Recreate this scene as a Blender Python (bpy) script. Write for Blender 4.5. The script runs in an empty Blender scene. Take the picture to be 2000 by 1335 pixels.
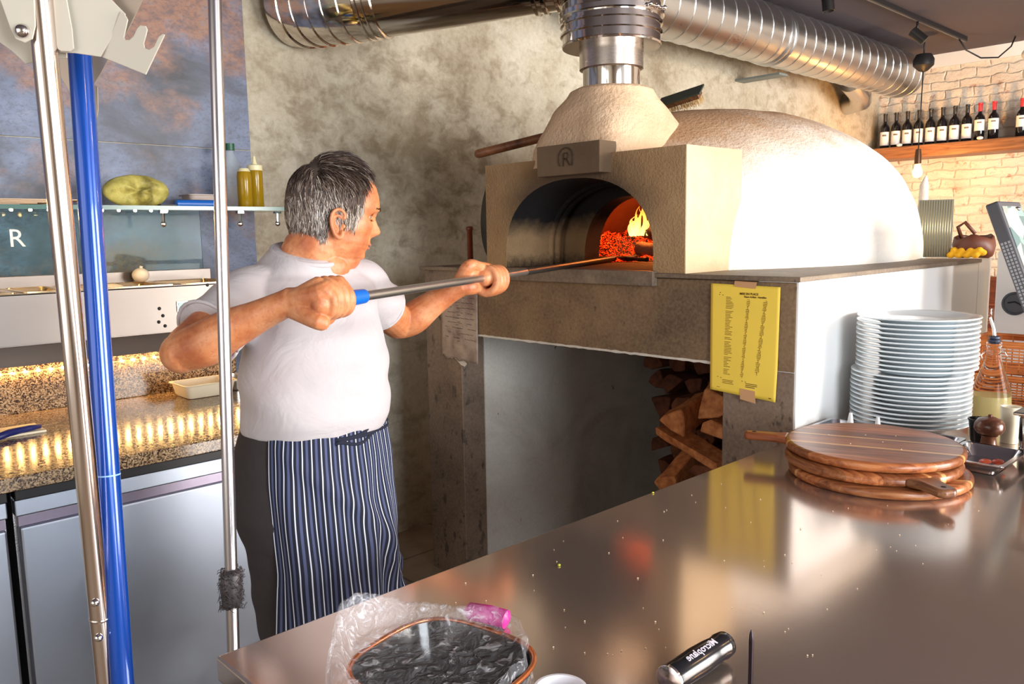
import bpy, bmesh, math, random
from mathutils import Vector, Matrix, noise, Euler
from math import sin, cos, pi, radians, sqrt, exp, atan2
S = bpy.context.scene
COL = S.collection

# ------------------------------------------------------------------ camera
cam_d = bpy.data.cameras.new('camera'); cam = bpy.data.objects.new('camera', cam_d); COL.objects.link(cam)
cam_d.sensor_width = 36; cam_d.lens = 28.627; cam_d.clip_start = .05; cam_d.clip_end = 100
_r = Vector((.724, -.689, -.017)).normalized(); _f = Vector((.682, .720, -.132)).normalized()
_u = _r.cross(_f).normalized(); _r = _f.cross(_u).normalized()
cam.matrix_world = Matrix(((_r.x, _u.x, -_f.x, 0), (_r.y, _u.y, -_f.y, 0), (_r.z, _u.z, -_f.z, 1.5), (0, 0, 0, 1)))
S.camera = cam

# ------------------------------------------------------------------ world, daylight, exposure
W = bpy.data.worlds.new('world'); S.world = W; W.use_nodes = True
bg = W.node_tree.nodes['Background']; bg.inputs[0].default_value = (.96, .94, .92, 1); bg.inputs[1].default_value = .9

def area(name, loc, rot, sx, sy, power, col):
    d = bpy.data.lights.new(name, 'AREA'); d.shape = 'RECTANGLE'; d.size = sx; d.size_y = sy; d.energy = power; d.color = col
    o = bpy.data.objects.new(name, d); COL.objects.link(o); o.location = loc; o.rotation_euler = rot; return o
area('street_window_daylight', (4.2, -3.1, 1.55), (radians(-90), 0, radians(180)), 2.7, 2.0, 440, (1.0, .97, .93))
area('street_window_daylight', (.45, -3.1, 1.75), (radians(-90), 0, radians(180)), 1.6, 1.6, 180, (.86, .93, 1.0))
area('added_fill_light', (-2.5, .6, 1.6), (radians(90), 0, radians(-90)), 2.6, 1.9, 30, (1.0, .96, .92))  # added fill from behind the camera, set in the unseen window opening

for nm, lc, en in (('room_lamp', (.9, -.9, 2.45), 8), ('room_lamp', (2.9, -.9, 2.45), 16), ('room_lamp', (5.2, -.6, 2.3), 20)):
    d = bpy.data.lights.new(nm, 'POINT'); d.energy = en; d.color = (1, .62, .30); d.shadow_soft_size = .07
    o = bpy.data.objects.new(nm, d); COL.objects.link(o); o.location = lc

S.view_settings.view_transform = 'Standard'; S.view_settings.look = 'None'
S.view_settings.exposure = 0.06; S.view_settings.gamma = 1; S.view_settings.use_curve_mapping = False

# ------------------------------------------------------------------ material helpers
def lin(r, g, b):
    f = lambda c: (c/255/12.92) if c/255 <= .04045 else ((c/255+.055)/1.055)**2.4
    return (f(r), f(g), f(b), 1)
class NT:
    def __init__(s, name):
        s.m = bpy.data.materials.new(name); s.m.use_nodes = True; s.t = s.m.node_tree
        s.p = s.t.nodes['Principled BSDF']
    def n(s, typ, **kw):
        o = s.t.nodes.new(typ)
        for k, v in kw.items():
            if k in o.inputs.keys() if isinstance(k, str) else False: o.inputs[k].default_value = v
            else: setattr(o, k, v)
        return o
    def l(s, a, b): s.t.links.new(a, b)
    def set(s, **kw):
        for k, v in kw.items(): s.p.inputs[k.replace('_', ' ')].default_value = v
    def coord(s, scale=(1, 1, 1), rot=(0, 0, 0), kind='Object'):
        c = s.n('ShaderNodeTexCoord'); m = s.n('ShaderNodeMapping'); m.inputs['Scale'].default_value = scale; m.inputs['Rotation'].default_value = rot
        s.l(c.outputs[kind], m.inputs[0]); return m.outputs[0]
    def noise(s, vec, scale, detail=4, rough=.55, dist=0):
        o = s.n('ShaderNodeTexNoise'); o.inputs['Scale'].default_value = scale; o.inputs['Detail'].default_value = detail
        o.inputs['Roughness'].default_value = rough; o.inputs['Distortion'].default_value = dist
        s.l(vec, o.inputs['Vector']); return o.outputs[0]
    def voro(s, vec, scale, feat='F1', out=0):
        o = s.n('ShaderNodeTexVoronoi'); o.feature = feat; o.inputs['Scale'].default_value = scale; s.l(vec, o.inputs['Vector']); return o.outputs[out]
    def ramp(s, fac, stops, interp='LINEAR'):
        o = s.n('ShaderNodeValToRGB'); e = o.color_ramp.elements; o.color_ramp.interpolation = interp
        while len(e) < len(stops): e.new(.5)
        for i, (p, c) in enumerate(stops): e[i].position = p; e[i].color = c if len(c) == 4 else (*c, 1)
        s.l(fac, o.inputs[0]); return o.outputs[0]
    def mix(s, fac, a, b, mode='MIX'):
        o = s.n('ShaderNodeMix', data_type='RGBA', blend_type=mode)
        for v, i in ((fac, 0), (a, 6), (b, 7)):
            if hasattr(v, 'is_linked'): s.l(v, o.inputs[i])
            else: o.inputs[i].default_value = v
        return o.outputs[2]
    def math(s, op, a, b=0, c=None):
        o = s.n('ShaderNodeMath', operation=op)
        for i, v in enumerate((a, b, c)):
            if v is None: continue
            if hasattr(v, 'is_linked'): s.l(v, o.inputs[i])
            else: o.inputs[i].default_value = v
        return o.outputs[0]
    def sep(s, vec):
        o = s.n('ShaderNodeSeparateXYZ'); s.l(vec, o.inputs[0]); return o.outputs
    def color(s, sock): s.l(sock, s.p.inputs['Base Color'])
    def rough(s, sock): s.l(sock, s.p.inputs['Roughness'])
    def bump(s, h, strength=.3, dist=.01):
        o = s.n('ShaderNodeBump'); o.inputs['Strength'].default_value = strength; o.inputs['Distance'].default_value = dist
        s.l(h, o.inputs['Height']); s.l(o.outputs[0], s.p.inputs['Normal'])
BW = ((0, 0, 0, 1), (1, 1, 1, 1))
MATS = {}
def plain(name, col, rough=.5, metal=0, bump=None, var=None, **kw):
    if name in MATS: return MATS[name]
    t = NT(name); t.set(Roughness=rough, Metallic=metal); t.p.inputs['Base Color'].default_value = col
    for k, v in kw.items(): t.p.inputs[k.replace('_', ' ')].default_value = v
    v = t.coord()
    if var:
        n = t.noise(v, var[0], 5); t.color(t.ramp(n, [(.35, col), (.65, var[1])]))
    if bump: t.bump(t.noise(v, bump[0], 4), bump[1], bump[2] if len(bump) > 2 else .005)
    MATS[name] = t.m; return t.m

# ------------------------------------------------------------------ mesh helpers
class MB:
    def __init__(s): s.v = []; s.f = []
    def add(s, v, f):
        o = len(s.v); s.v += [tuple(p) for p in v]; s.f += [tuple(i+o for i in q) for q in f]; return s
    def box(s, x0, x1, y0, y1, z0, z1, M=None):
        v = [Vector((x, y, z)) for z in (z0, z1) for y in (y0, y1) for x in (x0, x1)]
        if M: v = [M @ p for p in v]
        return s.add(v, [(0, 2, 3, 1), (4, 5, 7, 6), (0, 1, 5, 4), (2, 6, 7, 3), (0, 4, 6, 2), (1, 3, 7, 5)])
    def tube(s, pts, rad, n=16, caps=True, flat=None, up=None):
        """swept tube along pts; rad a number or a list; flat=(a,b) scales the two axes of the section"""
        pts = [Vector(p) for p in pts]; N = len(pts)
        if not hasattr(rad, '__len__'): rad = [rad]*N
        T = [(pts[min(i+1, N-1)]-pts[max(i-1, 0)]).normalized() for i in range(N)]
        a = Vector(up) if up else (Vector((0, 0, 1)) if abs(T[0].z) < .9 else Vector((1, 0, 0)))
        V = []; F = []
        for i in range(N):
            a = (a-T[i]*a.dot(T[i])).normalized(); b = T[i].cross(a)
            ra, rb = (rad[i] if hasattr(rad[i], '__len__') else (rad[i], rad[i]))
            if flat: ra *= flat[0]; rb *= flat[1]
            for k in range(n):
                t = 2*pi*k/n; V.append(pts[i]+a*cos(t)*ra+b*sin(t)*rb)
        for i in range(N-1):
            for k in range(n):
                k2 = (k+1) % n; F.append((i*n+k, i*n+k2, (i+1)*n+k2, (i+1)*n+k))
        if caps: F.append(tuple(range(n-1, -1, -1))); F.append(tuple((N-1)*n+k for k in range(n)))
        return s.add(V, F)
    def capsule(s, p0, p1, r0, r1, n=14):
        """tapered rod with round ends"""
        p0 = Vector(p0); p1 = Vector(p1); d = (p1-p0); L = d.length; d = d/L if L > 1e-6 else Vector((0, 0, 1)); P = []; R = []
        for k in range(5): t = pi/2*(1-k/4.); P.append(p0-d*r0*sin(t)*.999); R.append(max(r0*cos(t), r0*.05))
        for k in range(5): t = pi/2*k/4.; P.append(p1+d*r1*sin(t)*.999); R.append(max(r1*cos(t), r1*.05))
        return s.tube(P, R, n)
    def lathe(s, prof, org=(0, 0, 0), n=32, axis=None, closed=False):
        """prof: list of (r,h) along axis"""
        ax = Vector(axis).normalized() if axis else Vector((0, 0, 1)); a = ax.orthogonal().normalized(); b = ax.cross(a); org = Vector(org)
        V = [org+ax*h+(a*cos(2*pi*k/n)+b*sin(2*pi*k/n))*r for r, h in prof for k in range(n)]; F = []
        m = len(prof)
        for i in range(m-1 if not closed else m):
            j = (i+1) % m
            for k in range(n):
                k2 = (k+1) % n; F.append((i*n+k, i*n+k2, j*n+k2, j*n+k))
        if not closed:
            if prof[0][0] > 1e-5: F.append(tuple(range(n-1, -1, -1)))
            if prof[-1][0] > 1e-5: F.append(tuple((m-1)*n+k for k in range(n)))
        return s.add(V, F)
    def ell(s, c, r, M=None, nu=20, nv=12):
        V = []; F = []; c = Vector(c)
        for j in range(nv+1):
            t = pi*j/nv
            for k in range(nu):
                p = 2*pi*k/nu; q = Vector((r[0]*sin(t)*cos(p), r[1]*sin(t)*sin(p), r[2]*cos(t)))
                V.append(c+(M @ q if M else q))
        for j in range(nv):
            for k in range(nu):
                k2 = (k+1) % nu; F.append((j*nu+k, (j+1)*nu+k, (j+1)*nu+k2, j*nu+k2))
        return s.add(V, F)
    def prism(s, poly, org, ax, ay, th):
        """closed outline poly (2D) in plane org+ax*u+ay*v, thickened by th (vector)"""
        org = Vector(org); ax = Vector(ax); ay = Vector(ay); th = Vector(th); n = len(poly)
        V = [org+ax*u+ay*v for u, v in poly]; V += [p+th for p in V]
        return s.add(V, [tuple(range(n-1, -1, -1)), tuple(range(n, 2*n))]+[(i, (i+1) % n, n+(i+1) % n, n+i) for i in range(n)])
    def grid(s, nu, nv, fn):
        V = [fn(i/(nu-1), j/(nv-1)) for j in range(nv) for i in range(nu)]
        return s.add(V, [(j*nu+i, j*nu+i+1, (j+1)*nu+i+1, (j+1)*nu+i) for j in range(nv-1) for i in range(nu-1)])
def obj(name, mb, mat=None, parent=None, smooth=False, bevel=0, label=None, cat=None, group=None, kind=None, seg=2, sub=0, solid=0, norm=True):
    me = bpy.data.meshes.new(name); me.from_pydata([tuple(v) for v in mb.v], [], mb.f)
    b = bmesh.new(); b.from_mesh(me); bmesh.ops.remove_doubles(b, verts=b.verts, dist=1e-6)
    if norm: bmesh.ops.recalc_face_normals(b, faces=b.faces)
    b.to_mesh(me); b.free()
    if mat: me.materials.append(mat)
    o = bpy.data.objects.new(name, me); COL.objects.link(o)
    if parent:
        o.parent = parent; o.matrix_parent_inverse = WM(parent).inverted()
    if smooth:
        me.polygons.foreach_set('use_smooth', [True]*len(me.polygons))
        if smooth != 'all': me.set_sharp_from_angle(angle=radians(smooth if smooth is not True else 40))
    if bevel:
        m = o.modifiers.new('bevel', 'BEVEL'); m.width = bevel; m.segments = seg; m.limit_method = 'ANGLE'; m.angle_limit = radians(40)
    if sub: m = o.modifiers.new('sub', 'SUBSURF'); m.levels = m.render_levels = sub
    if solid: m = o.modifiers.new('solid', 'SOLIDIFY'); m.thickness = solid; m.offset = 0
    tag(o, label, cat, group, kind)
    return o
def WM(o):
    M = Matrix.LocRotScale(o.location, o.rotation_euler, o.scale)
    return (WM(o.parent) @ o.matrix_parent_inverse @ M) if o.parent else M
def tag(o, label=None, cat=None, group=None, kind=None):
    for k, v in (('label', label), ('category', cat), ('group', group), ('kind', kind)):
        if v: o[k] = v
    return o
def thing(name, loc, label, cat, group=None, rz=0):
    o = bpy.data.objects.new(name, None); COL.objects.link(o); o.location = loc; o.rotation_euler = (0, 0, rz); o.empty_display_size = .05
    return tag(o, label, cat, group)
def copy_tree(o, parent=None):
    c = o.copy(); COL.objects.link(c)
    if parent: c.parent = parent
    for ch in [x for x in bpy.data.objects if x.parent == o]: copy_tree(ch, c)
    return c
def remesh(mb, voxel, smooth=2, fac=.5):
    """fuse overlapping closed pieces into one continuous skin"""
    me = bpy.data.meshes.new('tmp'); me.from_pydata([tuple(v) for v in mb.v], [], mb.f)
    b = bmesh.new(); b.from_mesh(me); bmesh.ops.remove_doubles(b, verts=b.verts, dist=1e-6); bmesh.ops.recalc_face_normals(b, faces=b.faces); b.to_mesh(me); b.free()
    o = bpy.data.objects.new('tmp', me); COL.objects.link(o)
    m = o.modifiers.new('r', 'REMESH'); m.mode = 'VOXEL'; m.voxel_size = voxel
    if smooth: k = o.modifiers.new('s', 'SMOOTH'); k.iterations = smooth; k.factor = fac
    dg = bpy.context.evaluated_depsgraph_get(); dg.update(); ev = o.evaluated_get(dg); r = ev.to_mesh()
    out = MB(); out.v = [tuple(v.co) for v in r.vertices]; out.f = [tuple(p.vertices) for p in r.polygons]
    ev.to_mesh_clear(); bpy.data.objects.remove(o); bpy.data.meshes.remove(me)
    return out
def text_mb(txt, size, M, depth=.0004, bold=0):
    c = bpy.data.curves.new('t', 'FONT'); c.body = txt; c.size = size; c.extrude = depth; c.offset = bold; c.align_x = 'CENTER'; c.align_y = 'CENTER'; c.resolution_u = 3
    o = bpy.data.objects.new('t', c); COL.objects.link(o); dg = bpy.context.evaluated_depsgraph_get(); dg.update()
    r = o.evaluated_get(dg).to_mesh(); mb = MB(); mb.v = [tuple(M @ v.co) for v in r.vertices]; mb.f = [tuple(p.vertices) for p in r.polygons]
    o.evaluated_get(dg).to_mesh_clear(); bpy.data.objects.remove(o); bpy.data.curves.remove(c); return mb
def frame(org, x, y):
    x = Vector(x).normalized(); z = x.cross(Vector(y)).normalized(); y = z.cross(x)
    return Matrix(((x.x, y.x, z.x, org[0]), (x.y, y.y, z.y, org[1]), (x.z, y.z, z.z, org[2]), (0, 0, 0, 1)))
def nz(p, s, seed=0): return noise.noise(Vector(p)*s+Vector((seed*7.3, seed*3.1, seed*1.7)))
rnd = random.Random(7)
# ------------------------------------------------------------------ materials
def m_plaster():
    t = NT('clay_plaster'); v = t.coord(); n1 = t.noise(v, 1.1, 6, .6, .6); n2 = t.noise(t.coord((1, 1, 1.3)), 9, 8, .62, .35)
    c = t.ramp(n1, [(.30, lin(140, 124, 102)), (.47, lin(184, 173, 150)), (.66, lin(216, 210, 194))])
    c = t.mix(t.ramp(n2, [(.36, (.55, .55, .55, 1)), (.52, (0, 0, 0, 1))]), c, lin(128, 108, 78))
    n3 = t.noise(t.coord((1, 1, 1)), 40, 3, .7)
    c = t.mix(.18, c, t.ramp(n3, [(.3, lin(110, 92, 66)), (.7, lin(230, 222, 204))]))
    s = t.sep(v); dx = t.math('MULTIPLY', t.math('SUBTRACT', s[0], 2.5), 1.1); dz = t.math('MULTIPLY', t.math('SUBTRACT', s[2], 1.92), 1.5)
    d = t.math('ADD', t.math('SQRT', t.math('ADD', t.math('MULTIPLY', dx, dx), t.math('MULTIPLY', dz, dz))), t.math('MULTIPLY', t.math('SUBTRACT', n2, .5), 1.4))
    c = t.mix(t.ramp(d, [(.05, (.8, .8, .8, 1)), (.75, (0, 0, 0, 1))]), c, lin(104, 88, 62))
    t.color(c); t.set(Roughness=.62); t.bump(n2, .12, .01); return t.m
def m_cladding():
    t = NT('rusted_slate_panel'); v = t.coord((1, 1, 1.5)); n = t.noise(v, 2.1, 8, .62, .5); n2 = t.noise(v, 1.2, 6, .6)
    c = t.ramp(n, [(.34, lin(46, 46, 54)), (.45, lin(76, 82, 100)), (.58, lin(108, 120, 148)), (.75, lin(142, 148, 164))])
    r = t.ramp(n2, [(.49, (0, 0, 0, 1)), (.58, (1, 1, 1, 1))])
    c = t.mix(r, c, t.ramp(t.noise(v, 14, 6, .7), [(.35, lin(96, 78, 78)), (.55, lin(146, 104, 82)), (.7, lin(120, 116, 122))]))
    c = t.mix(t.ramp(t.noise(v, 60, 4, .8), [(.35, (.5, .5, .5, 1)), (.5, (0, 0, 0, 1))]), c, lin(60, 62, 76))
    t.color(c); t.set(Roughness=.45); t.bump(n, .1, .01); return t.m
def m_concrete(name, c0, c1, c2, spots=.0, bump=.25):
    t = NT(name); v = t.coord(); n = t.noise(v, 2.3, 7, .65, .8)
    c = t.ramp(n, [(.3, c0), (.5, c1), (.72, c2)])
    s = t.noise(t.coord((1, 1, .6)), 22, 3, .6)
    c = t.mix(t.ramp(s, [(.28+spots, (.85, .85, .85, 1)), (.34+spots, (0, 0, 0, 1))]), c, lin(58, 46, 40))
    g = t.noise(v, 90, 3, .6); c = t.mix(.15, c, t.ramp(g, [(.3, lin(70, 55, 45)), (.7, lin(200, 180, 150))]))
    t.color(c); t.set(Roughness=.55); t.bump(g, bump, .003); return t.m
def m_render(name, c0, c1, bs=55, strength=.8, soot=None, dist=.008):
    t = NT(name); v = t.coord(); n = t.noise(v, 3, 5, .6); g = t.noise(v, bs, 3, .65)
    c = t.ramp(n, [(.35, c0), (.65, c1)])
    if soot: c = soot(t, c, v)
    t.color(c); t.set(Roughness=.85); t.bump(g, strength, dist); return t.m
def m_brick():
    t = NT('whitewashed_brick'); tc = t.n('ShaderNodeTexCoord'); sp = t.sep(tc.outputs['Object'])
    cb = t.n('ShaderNodeCombineXYZ'); t.l(sp[1], cb.inputs[0]); t.l(sp[2], cb.inputs[1])
    w = t.noise(cb.outputs[0], 6, 3); wv = t.n('ShaderNodeVectorMath', operation='ADD'); ad = t.n('ShaderNodeCombineXYZ')
    t.l(t.math('MULTIPLY', w, .075), ad.inputs[1]); t.l(t.math('MULTIPLY', t.noise(cb.outputs[0], 9, 2), .06), ad.inputs[0]); t.l(cb.outputs[0], wv.inputs[0]); t.l(ad.outputs[0], wv.inputs[1])
    b = t.n('ShaderNodeTexBrick'); t.l(wv.outputs[0], b.inputs['Vector']); b.inputs['Scale'].default_value = 1
    b.inputs['Brick Width'].default_value = .24; b.inputs['Row Height'].default_value = .078; b.inputs['Mortar Size'].default_value = .012; b.inputs['Mortar Smooth'].default_value = 1
    b.inputs['Color1'].default_value = lin(228, 212, 192); b.inputs['Color2'].default_value = lin(212, 190, 168); b.inputs['Mortar'].default_value = lin(206, 186, 164)
    n = t.noise(cb.outputs[0], 3.2, 6, .65); c = t.mix(t.ramp(n, [(.34, (.2, .2, .2, 1)), (.55, (.85, .85, .85, 1))]), b.outputs[0], lin(238, 230, 216))
    c = t.mix(t.ramp(t.noise(cb.outputs[0], 9, 5, .7), [(.34, (.7, .7, .7, 1)), (.42, (0, 0, 0, 1))]), c, lin(176, 120, 92))
    t.color(c); t.set(Roughness=.85); h = t.math('ADD', t.math('MULTIPLY', b.outputs[1], -1), t.math('MULTIPLY', t.noise(cb.outputs[0], 18, 6, .7), 2.2)); t.bump(h, .9, .012); return t.m
def m_granite():
    t = NT('speckled_granite'); v = t.coord(); a = t.voro(v, 260, 'F1', 1); sp = t.sep(a)
    c = t.ramp(sp[0], [(0, lin(58, 44, 38)), (.2, lin(104, 84, 66)), (.45, lin(160, 132, 100)), (.75, lin(190, 164, 130)), (1, lin(122, 100, 78))], 'CONSTANT')
    t.color(c); t.set(Roughness=.16, Specular_IOR_Level=.5); return t.m
def m_steel(name, col, rough=.22, scale=(2, 60, 60), streak=.12, bump=.05, smudge=2.0):
    t = NT(name); t.set(Metallic=1); t.p.inputs['Base Color'].default_value = col
    n = t.noise(t.coord(scale), 8, 3, .6); m = t.noise(t.coord(), smudge, 5, .6)
    r = t.math('ADD', t.math('MULTIPLY', n, streak), t.math('MULTIPLY', m, streak*1.4)); r = t.math('ADD', r, rough-streak*1.2); t.rough(r)
    if bump: t.bump(n, bump, .001)
    return t.m
def m_wood(name, c0, c1, c2, axis=0, scale=6, rough=.42, stretch=14):
    t = NT(name); s = [stretch]*3; s[axis] = 1; v = t.coord(tuple(s)); n = t.noise(v, scale*.35, 6, .6, .8)
    c = t.ramp(n, [(.32, c0), (.5, c1), (.7, c2)]); t.color(c); t.set(Roughness=rough); t.bump(n, .15, .002); return t.m
PLASTER = m_plaster(); CLAD = m_cladding(); BRICK = m_brick(); GRANITE = m_granite()
CONC = m_concrete('brown_polished_concrete', lin(80, 60, 43), lin(118, 92, 66), lin(146, 119, 88))
CONCD = m_concrete('dark_speckled_concrete', lin(92, 76, 66), lin(120, 100, 86), lin(142, 120, 102), .06)
WHITEP = m_concrete('scuffed_white_plaster', lin(200, 192, 180), lin(222, 216, 206), lin(234, 230, 224), -.07, .08)
WHITE = plain('white_paint', lin(242, 242, 240), .5, bump=(8, .05))
STEEL = m_steel('brushed_counter_steel', lin(196, 194, 196), .30)
STEELT = m_steel('worn_table_steel', lin(196, 177, 164), .14, (60, 3, 3), .035, .02, 3)
STEELP = m_steel('polished_flue_steel', lin(214, 206, 198), .10, (3, 3, 3), .04, 0)
GALV = m_steel('spiral_galvanised_steel', lin(206, 206, 206), .30, (2, 6, 6), .10, .02)
PAN = m_steel('steel_pan', lin(206, 196, 182), .22, (5, 5, 5), .08, 0)
BLACKM = plain('black_metal', lin(38, 36, 38), .45, .3)
DARKC = plain('dark_ceiling_paint', lin(84, 76, 82), .85, bump=(30, .2))
WOODL = m_wood('old_beam_wood', lin(84, 52, 34), lin(134, 88, 56), lin(164, 116, 78), 1)
CHROME = m_steel('chrome', lin(226, 222, 220), .12, (4, 4, 4), .04, 0)
_p = STEELT.node_tree.nodes['Principled BSDF']; _p.inputs['Metallic'].default_value = .8; _p.inputs['Specular IOR Level'].default_value = .9
DARK = plain('dark_void', lin(30, 26, 24), .8)

# ------------------------------------------------------------------ the room
def struct(name, mb, mat, **k): return obj(name, mb, mat, kind='structure', **k)
YB, XB, ZC = 3.3, 7.9, 3.0
def m_floor():
    t = NT('floor_tiles'); v = t.coord(rot=(0, 0, 0)); b = t.n('ShaderNodeTexBrick'); t.l(v, b.inputs['Vector']); b.offset = 0
    b.inputs['Scale'].default_value = 1; b.inputs['Brick Width'].default_value = .5; b.inputs['Row Height'].default_value = .5; b.inputs['Mortar Size'].default_value = .006
    b.inputs['Color1'].default_value = lin(150, 132, 112); b.inputs['Color2'].default_value = lin(136, 118, 100); b.inputs['Mortar'].default_value = lin(52, 44, 38)
    t.color(t.mix(.3, b.outputs[0], t.ramp(t.noise(v, 7, 5), [(.3, lin(96, 80, 66)), (.7, lin(186, 166, 142))]))); t.set(Roughness=.45); t.bump(b.outputs[1], -.3, .003); return t.m
struct('floor', MB().box(-2.6, 7.9, -3.2, 3.3, -.1, 0), m_floor())
struct('ceiling', MB().box(-2.6, 7.9, -3.2, 3.3, ZC, ZC+.1), DARKC)
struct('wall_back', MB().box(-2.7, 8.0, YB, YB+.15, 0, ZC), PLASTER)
struct('wall_right', MB().box(XB, XB+.15, -3.2, YB, 0, ZC), BRICK)
mb = MB()
for x0, x1, z0, z1 in ((-2.7, -.4, 0, ZC), (5.6, 7.9, 0, ZC), (-.4, 5.6, 0, .5), (-.4, 5.6, 2.62, ZC)): mb.box(x0, x1, -3.35, -3.2, z0, z1)
struct('wall_front', mb, plain('cream_wall_paint', lin(206, 196, 178), .7))
mb = MB()
for y0, y1, z0, z1 in ((-3.2, -.8, 0, ZC), (2.0, YB, 0, ZC), (-.8, 2.0, 0, .55), (-.8, 2.0, 2.62, ZC)): mb.box(-2.75, -2.6, y0, y1, z0, z1)
struct('wall_left', mb, MATS['cream_wall_paint'])
FR = plain('window_frame_black', lin(40, 40, 42), .5)
mb = MB()
for x in (-.4, 1.6, 3.6, 5.54): mb.box(x, x+.06, -3.3, -3.22, .5, 2.62)
mb.box(-.4, 5.6, -3.3, -3.22, .5, .56).box(-.4, 5.6, -3.3, -3.22, 2.56, 2.62).box(-.4, 5.6, -3.3, -3.22, 2.05, 2.09)
struct('window_1', mb, FR)
mb = MB()
for y in (-.8, .57, 1.94): mb.box(-2.72, -2.64, y, y+.06, .55, 2.62)
mb.box(-2.72, -2.64, -.8, 2, .55, .61).box(-2.72, -2.64, -.8, 2, 2.56, 2.62)
struct('window_2', mb, FR)
# rusted slate panels behind the counter, joint at 1.86
struct('trim_1', MB().box(-2.6, 1.62, YB-.012, YB-.001, .9, 1.862), CLAD)
struct('trim_2', MB().box(-2.6, 1.62, YB-.012, YB-.001, 1.866, ZC), CLAD)
struct('trim_3', MB().box(XB-.03, XB-.001, -3.2, 2.9, ZC-.11, ZC), WHITE)
# ------------------------------------------------------------------ ducts and lamps
d = thing('spiral_duct', (5.4, 2.88, 2.74), 'long galvanised spiral ventilation duct under the ceiling along the plaster wall', 'duct')
mb = MB(); R0 = .185
prof = [(R0, 0), (R0, 3.85), (R0*.93, 3.93), (R0*.55, 3.97), (0, 3.975)]
mb.lathe(prof, (3.45, 2.88, 2.77), 56, (1, 0, 0)); obj('duct_pipe', mb, GALV, d, smooth=50)
mb = MB(); pts = []
for i in range(27*24+1):
    a = 2*pi*i/24; pts.append((3.5+.142*i/24, 2.88+(R0+.0005)*cos(a), 2.77+(R0+.0005)*sin(a)))
mb.tube(pts, .0042, 5); obj('spiral_seam', mb, plain('bright_seam', lin(226, 228, 230), .3, 1), d, smooth='all')
mb = MB()
for x in (5.1, 5.16): mb.lathe([(R0+.002, -.008), (R0+.008, -.004), (R0+.008, .004), (R0+.002, .008)], (x, 2.88, 2.77), 48, (1, 0, 0))
obj('joint_band', mb, GALV, d, smooth=50)
mb = MB().tube([(6.6, 2.99, 2.66), (6.85, 3.02, 2.60), (7.05, 3.1, 2.57), (7.2, 3.28, 2.57)], .09, 24); obj('branch_elbow', mb, GALV, d, smooth=50)
o = obj('wall_bracket', MB().box(5.40, 5.52, 2.95, 3.299, 2.565, 2.580), plain('grey_bracket', lin(120, 128, 126), .5), d, bevel=.002)

fl = thing('oven_flue', (2.4, 1.98, 1.99), 'polished steel flue rising from the oven with wide ribbed collar and clamp', 'flue')
FX, FY = 2.4, 1.98
obj('flue_pipe', MB().lathe([(.104, -.04), (.104, .13), (.108, .135)], (FX, FY, 1.995), 56), STEELP, fl, smooth=40)
obj('flue_sleeve', MB().lathe([(.106, 0), (.1165, .003), (.1165, .085), (.120, .09), (.120, .10), (.1165, .105), (.1165, .125)], (FX, FY, 2.085), 56), m_steel('satin_steel', lin(206, 196, 186), .28, (2, 2, 30), .08, 0), fl, smooth=30)
pr = [(.10, 0), (.178, .0), (.181, .006)]
z = .01
for k, h in enumerate((.038, .034, .028, .05, .036, .05, .1, .12, .12, .12)):
    pr += [(.178, z), (.178, z+h-.012), (.186, z+h-.009), (.186, z+h-.002), (.178, z+h)]; z += h
obj('flue_collar', MB().lathe(pr, (FX, FY, 2.165), 72), STEELP, fl, smooth=30)
mb = MB().lathe([(.187, 0), (.191, .004), (.191, .02), (.187, .024)], (FX, FY, 2.262), 56); obj('band_clamp', mb, CHROME, fl, smooth=30)
cdir = Vector((.35, -.94, 0)).normalized()
mb = MB().capsule(Vector((FX, FY, 2.274))+Vector((-.02, -.195, 0)), Vector((FX, FY, 2.274))+Vector((.05, -.19, 0)), .006, .006, 10)
for k in range(3): mb.ell(Vector((FX, FY, 2.274))+Vector((-.03+.04*k, -.198, 0)), (.009, .009, .009))
obj('clamp_screw', mb, CHROME, fl, smooth=40)

dk = thing('polished_duct', (2.1, 2.7, 2.4), 'shiny steel exhaust pipe with ringed elbow turning into the plaster wall', 'duct')
A = Vector((2.47, 2.20, 2.53)); B = Vector((1.99, 2.93, 2.47)); dn = (B-A).normalized(); RP = .165
obj('duct_pipe', MB().tube([A, B], RP, 56), STEELP, dk, smooth=40)
ec = [B+dn*.0]; cur = B.copy(); dd = dn.copy(); tgt = Vector((-.25, 1, .1)).normalized()
mb = MB(); P = [B]; T = []
for k in range(1, 7):
    dd = (dn*(1-k/6)+tgt*(k/6)).normalized(); cur = cur+dd*.062; P.append(cur.copy())
obj('duct_elbow', MB().tube(P, RP*1.02, 56), STEELP, dk, smooth=40)
mb = MB()
for k, p in enumerate([A+(B-A)*.93, A+(B-A)*.97, P[0], P[1], P[2], P[3], P[4], P[5], A+(B-A)*.10, A+(B-A)*.16, A+(B-A)*.20]):
    t = dn if (k < 3 or k > 7) else (P[k-1]-P[k-3]).normalized()
    obj('duct_ring', MB().lathe([(RP*1.0, -.010), (RP*1.055, -.006), (RP*1.055, .006), (RP*1.0, .010)], p, 56, t, closed=True), STEELP, dk, smooth=30)


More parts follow.
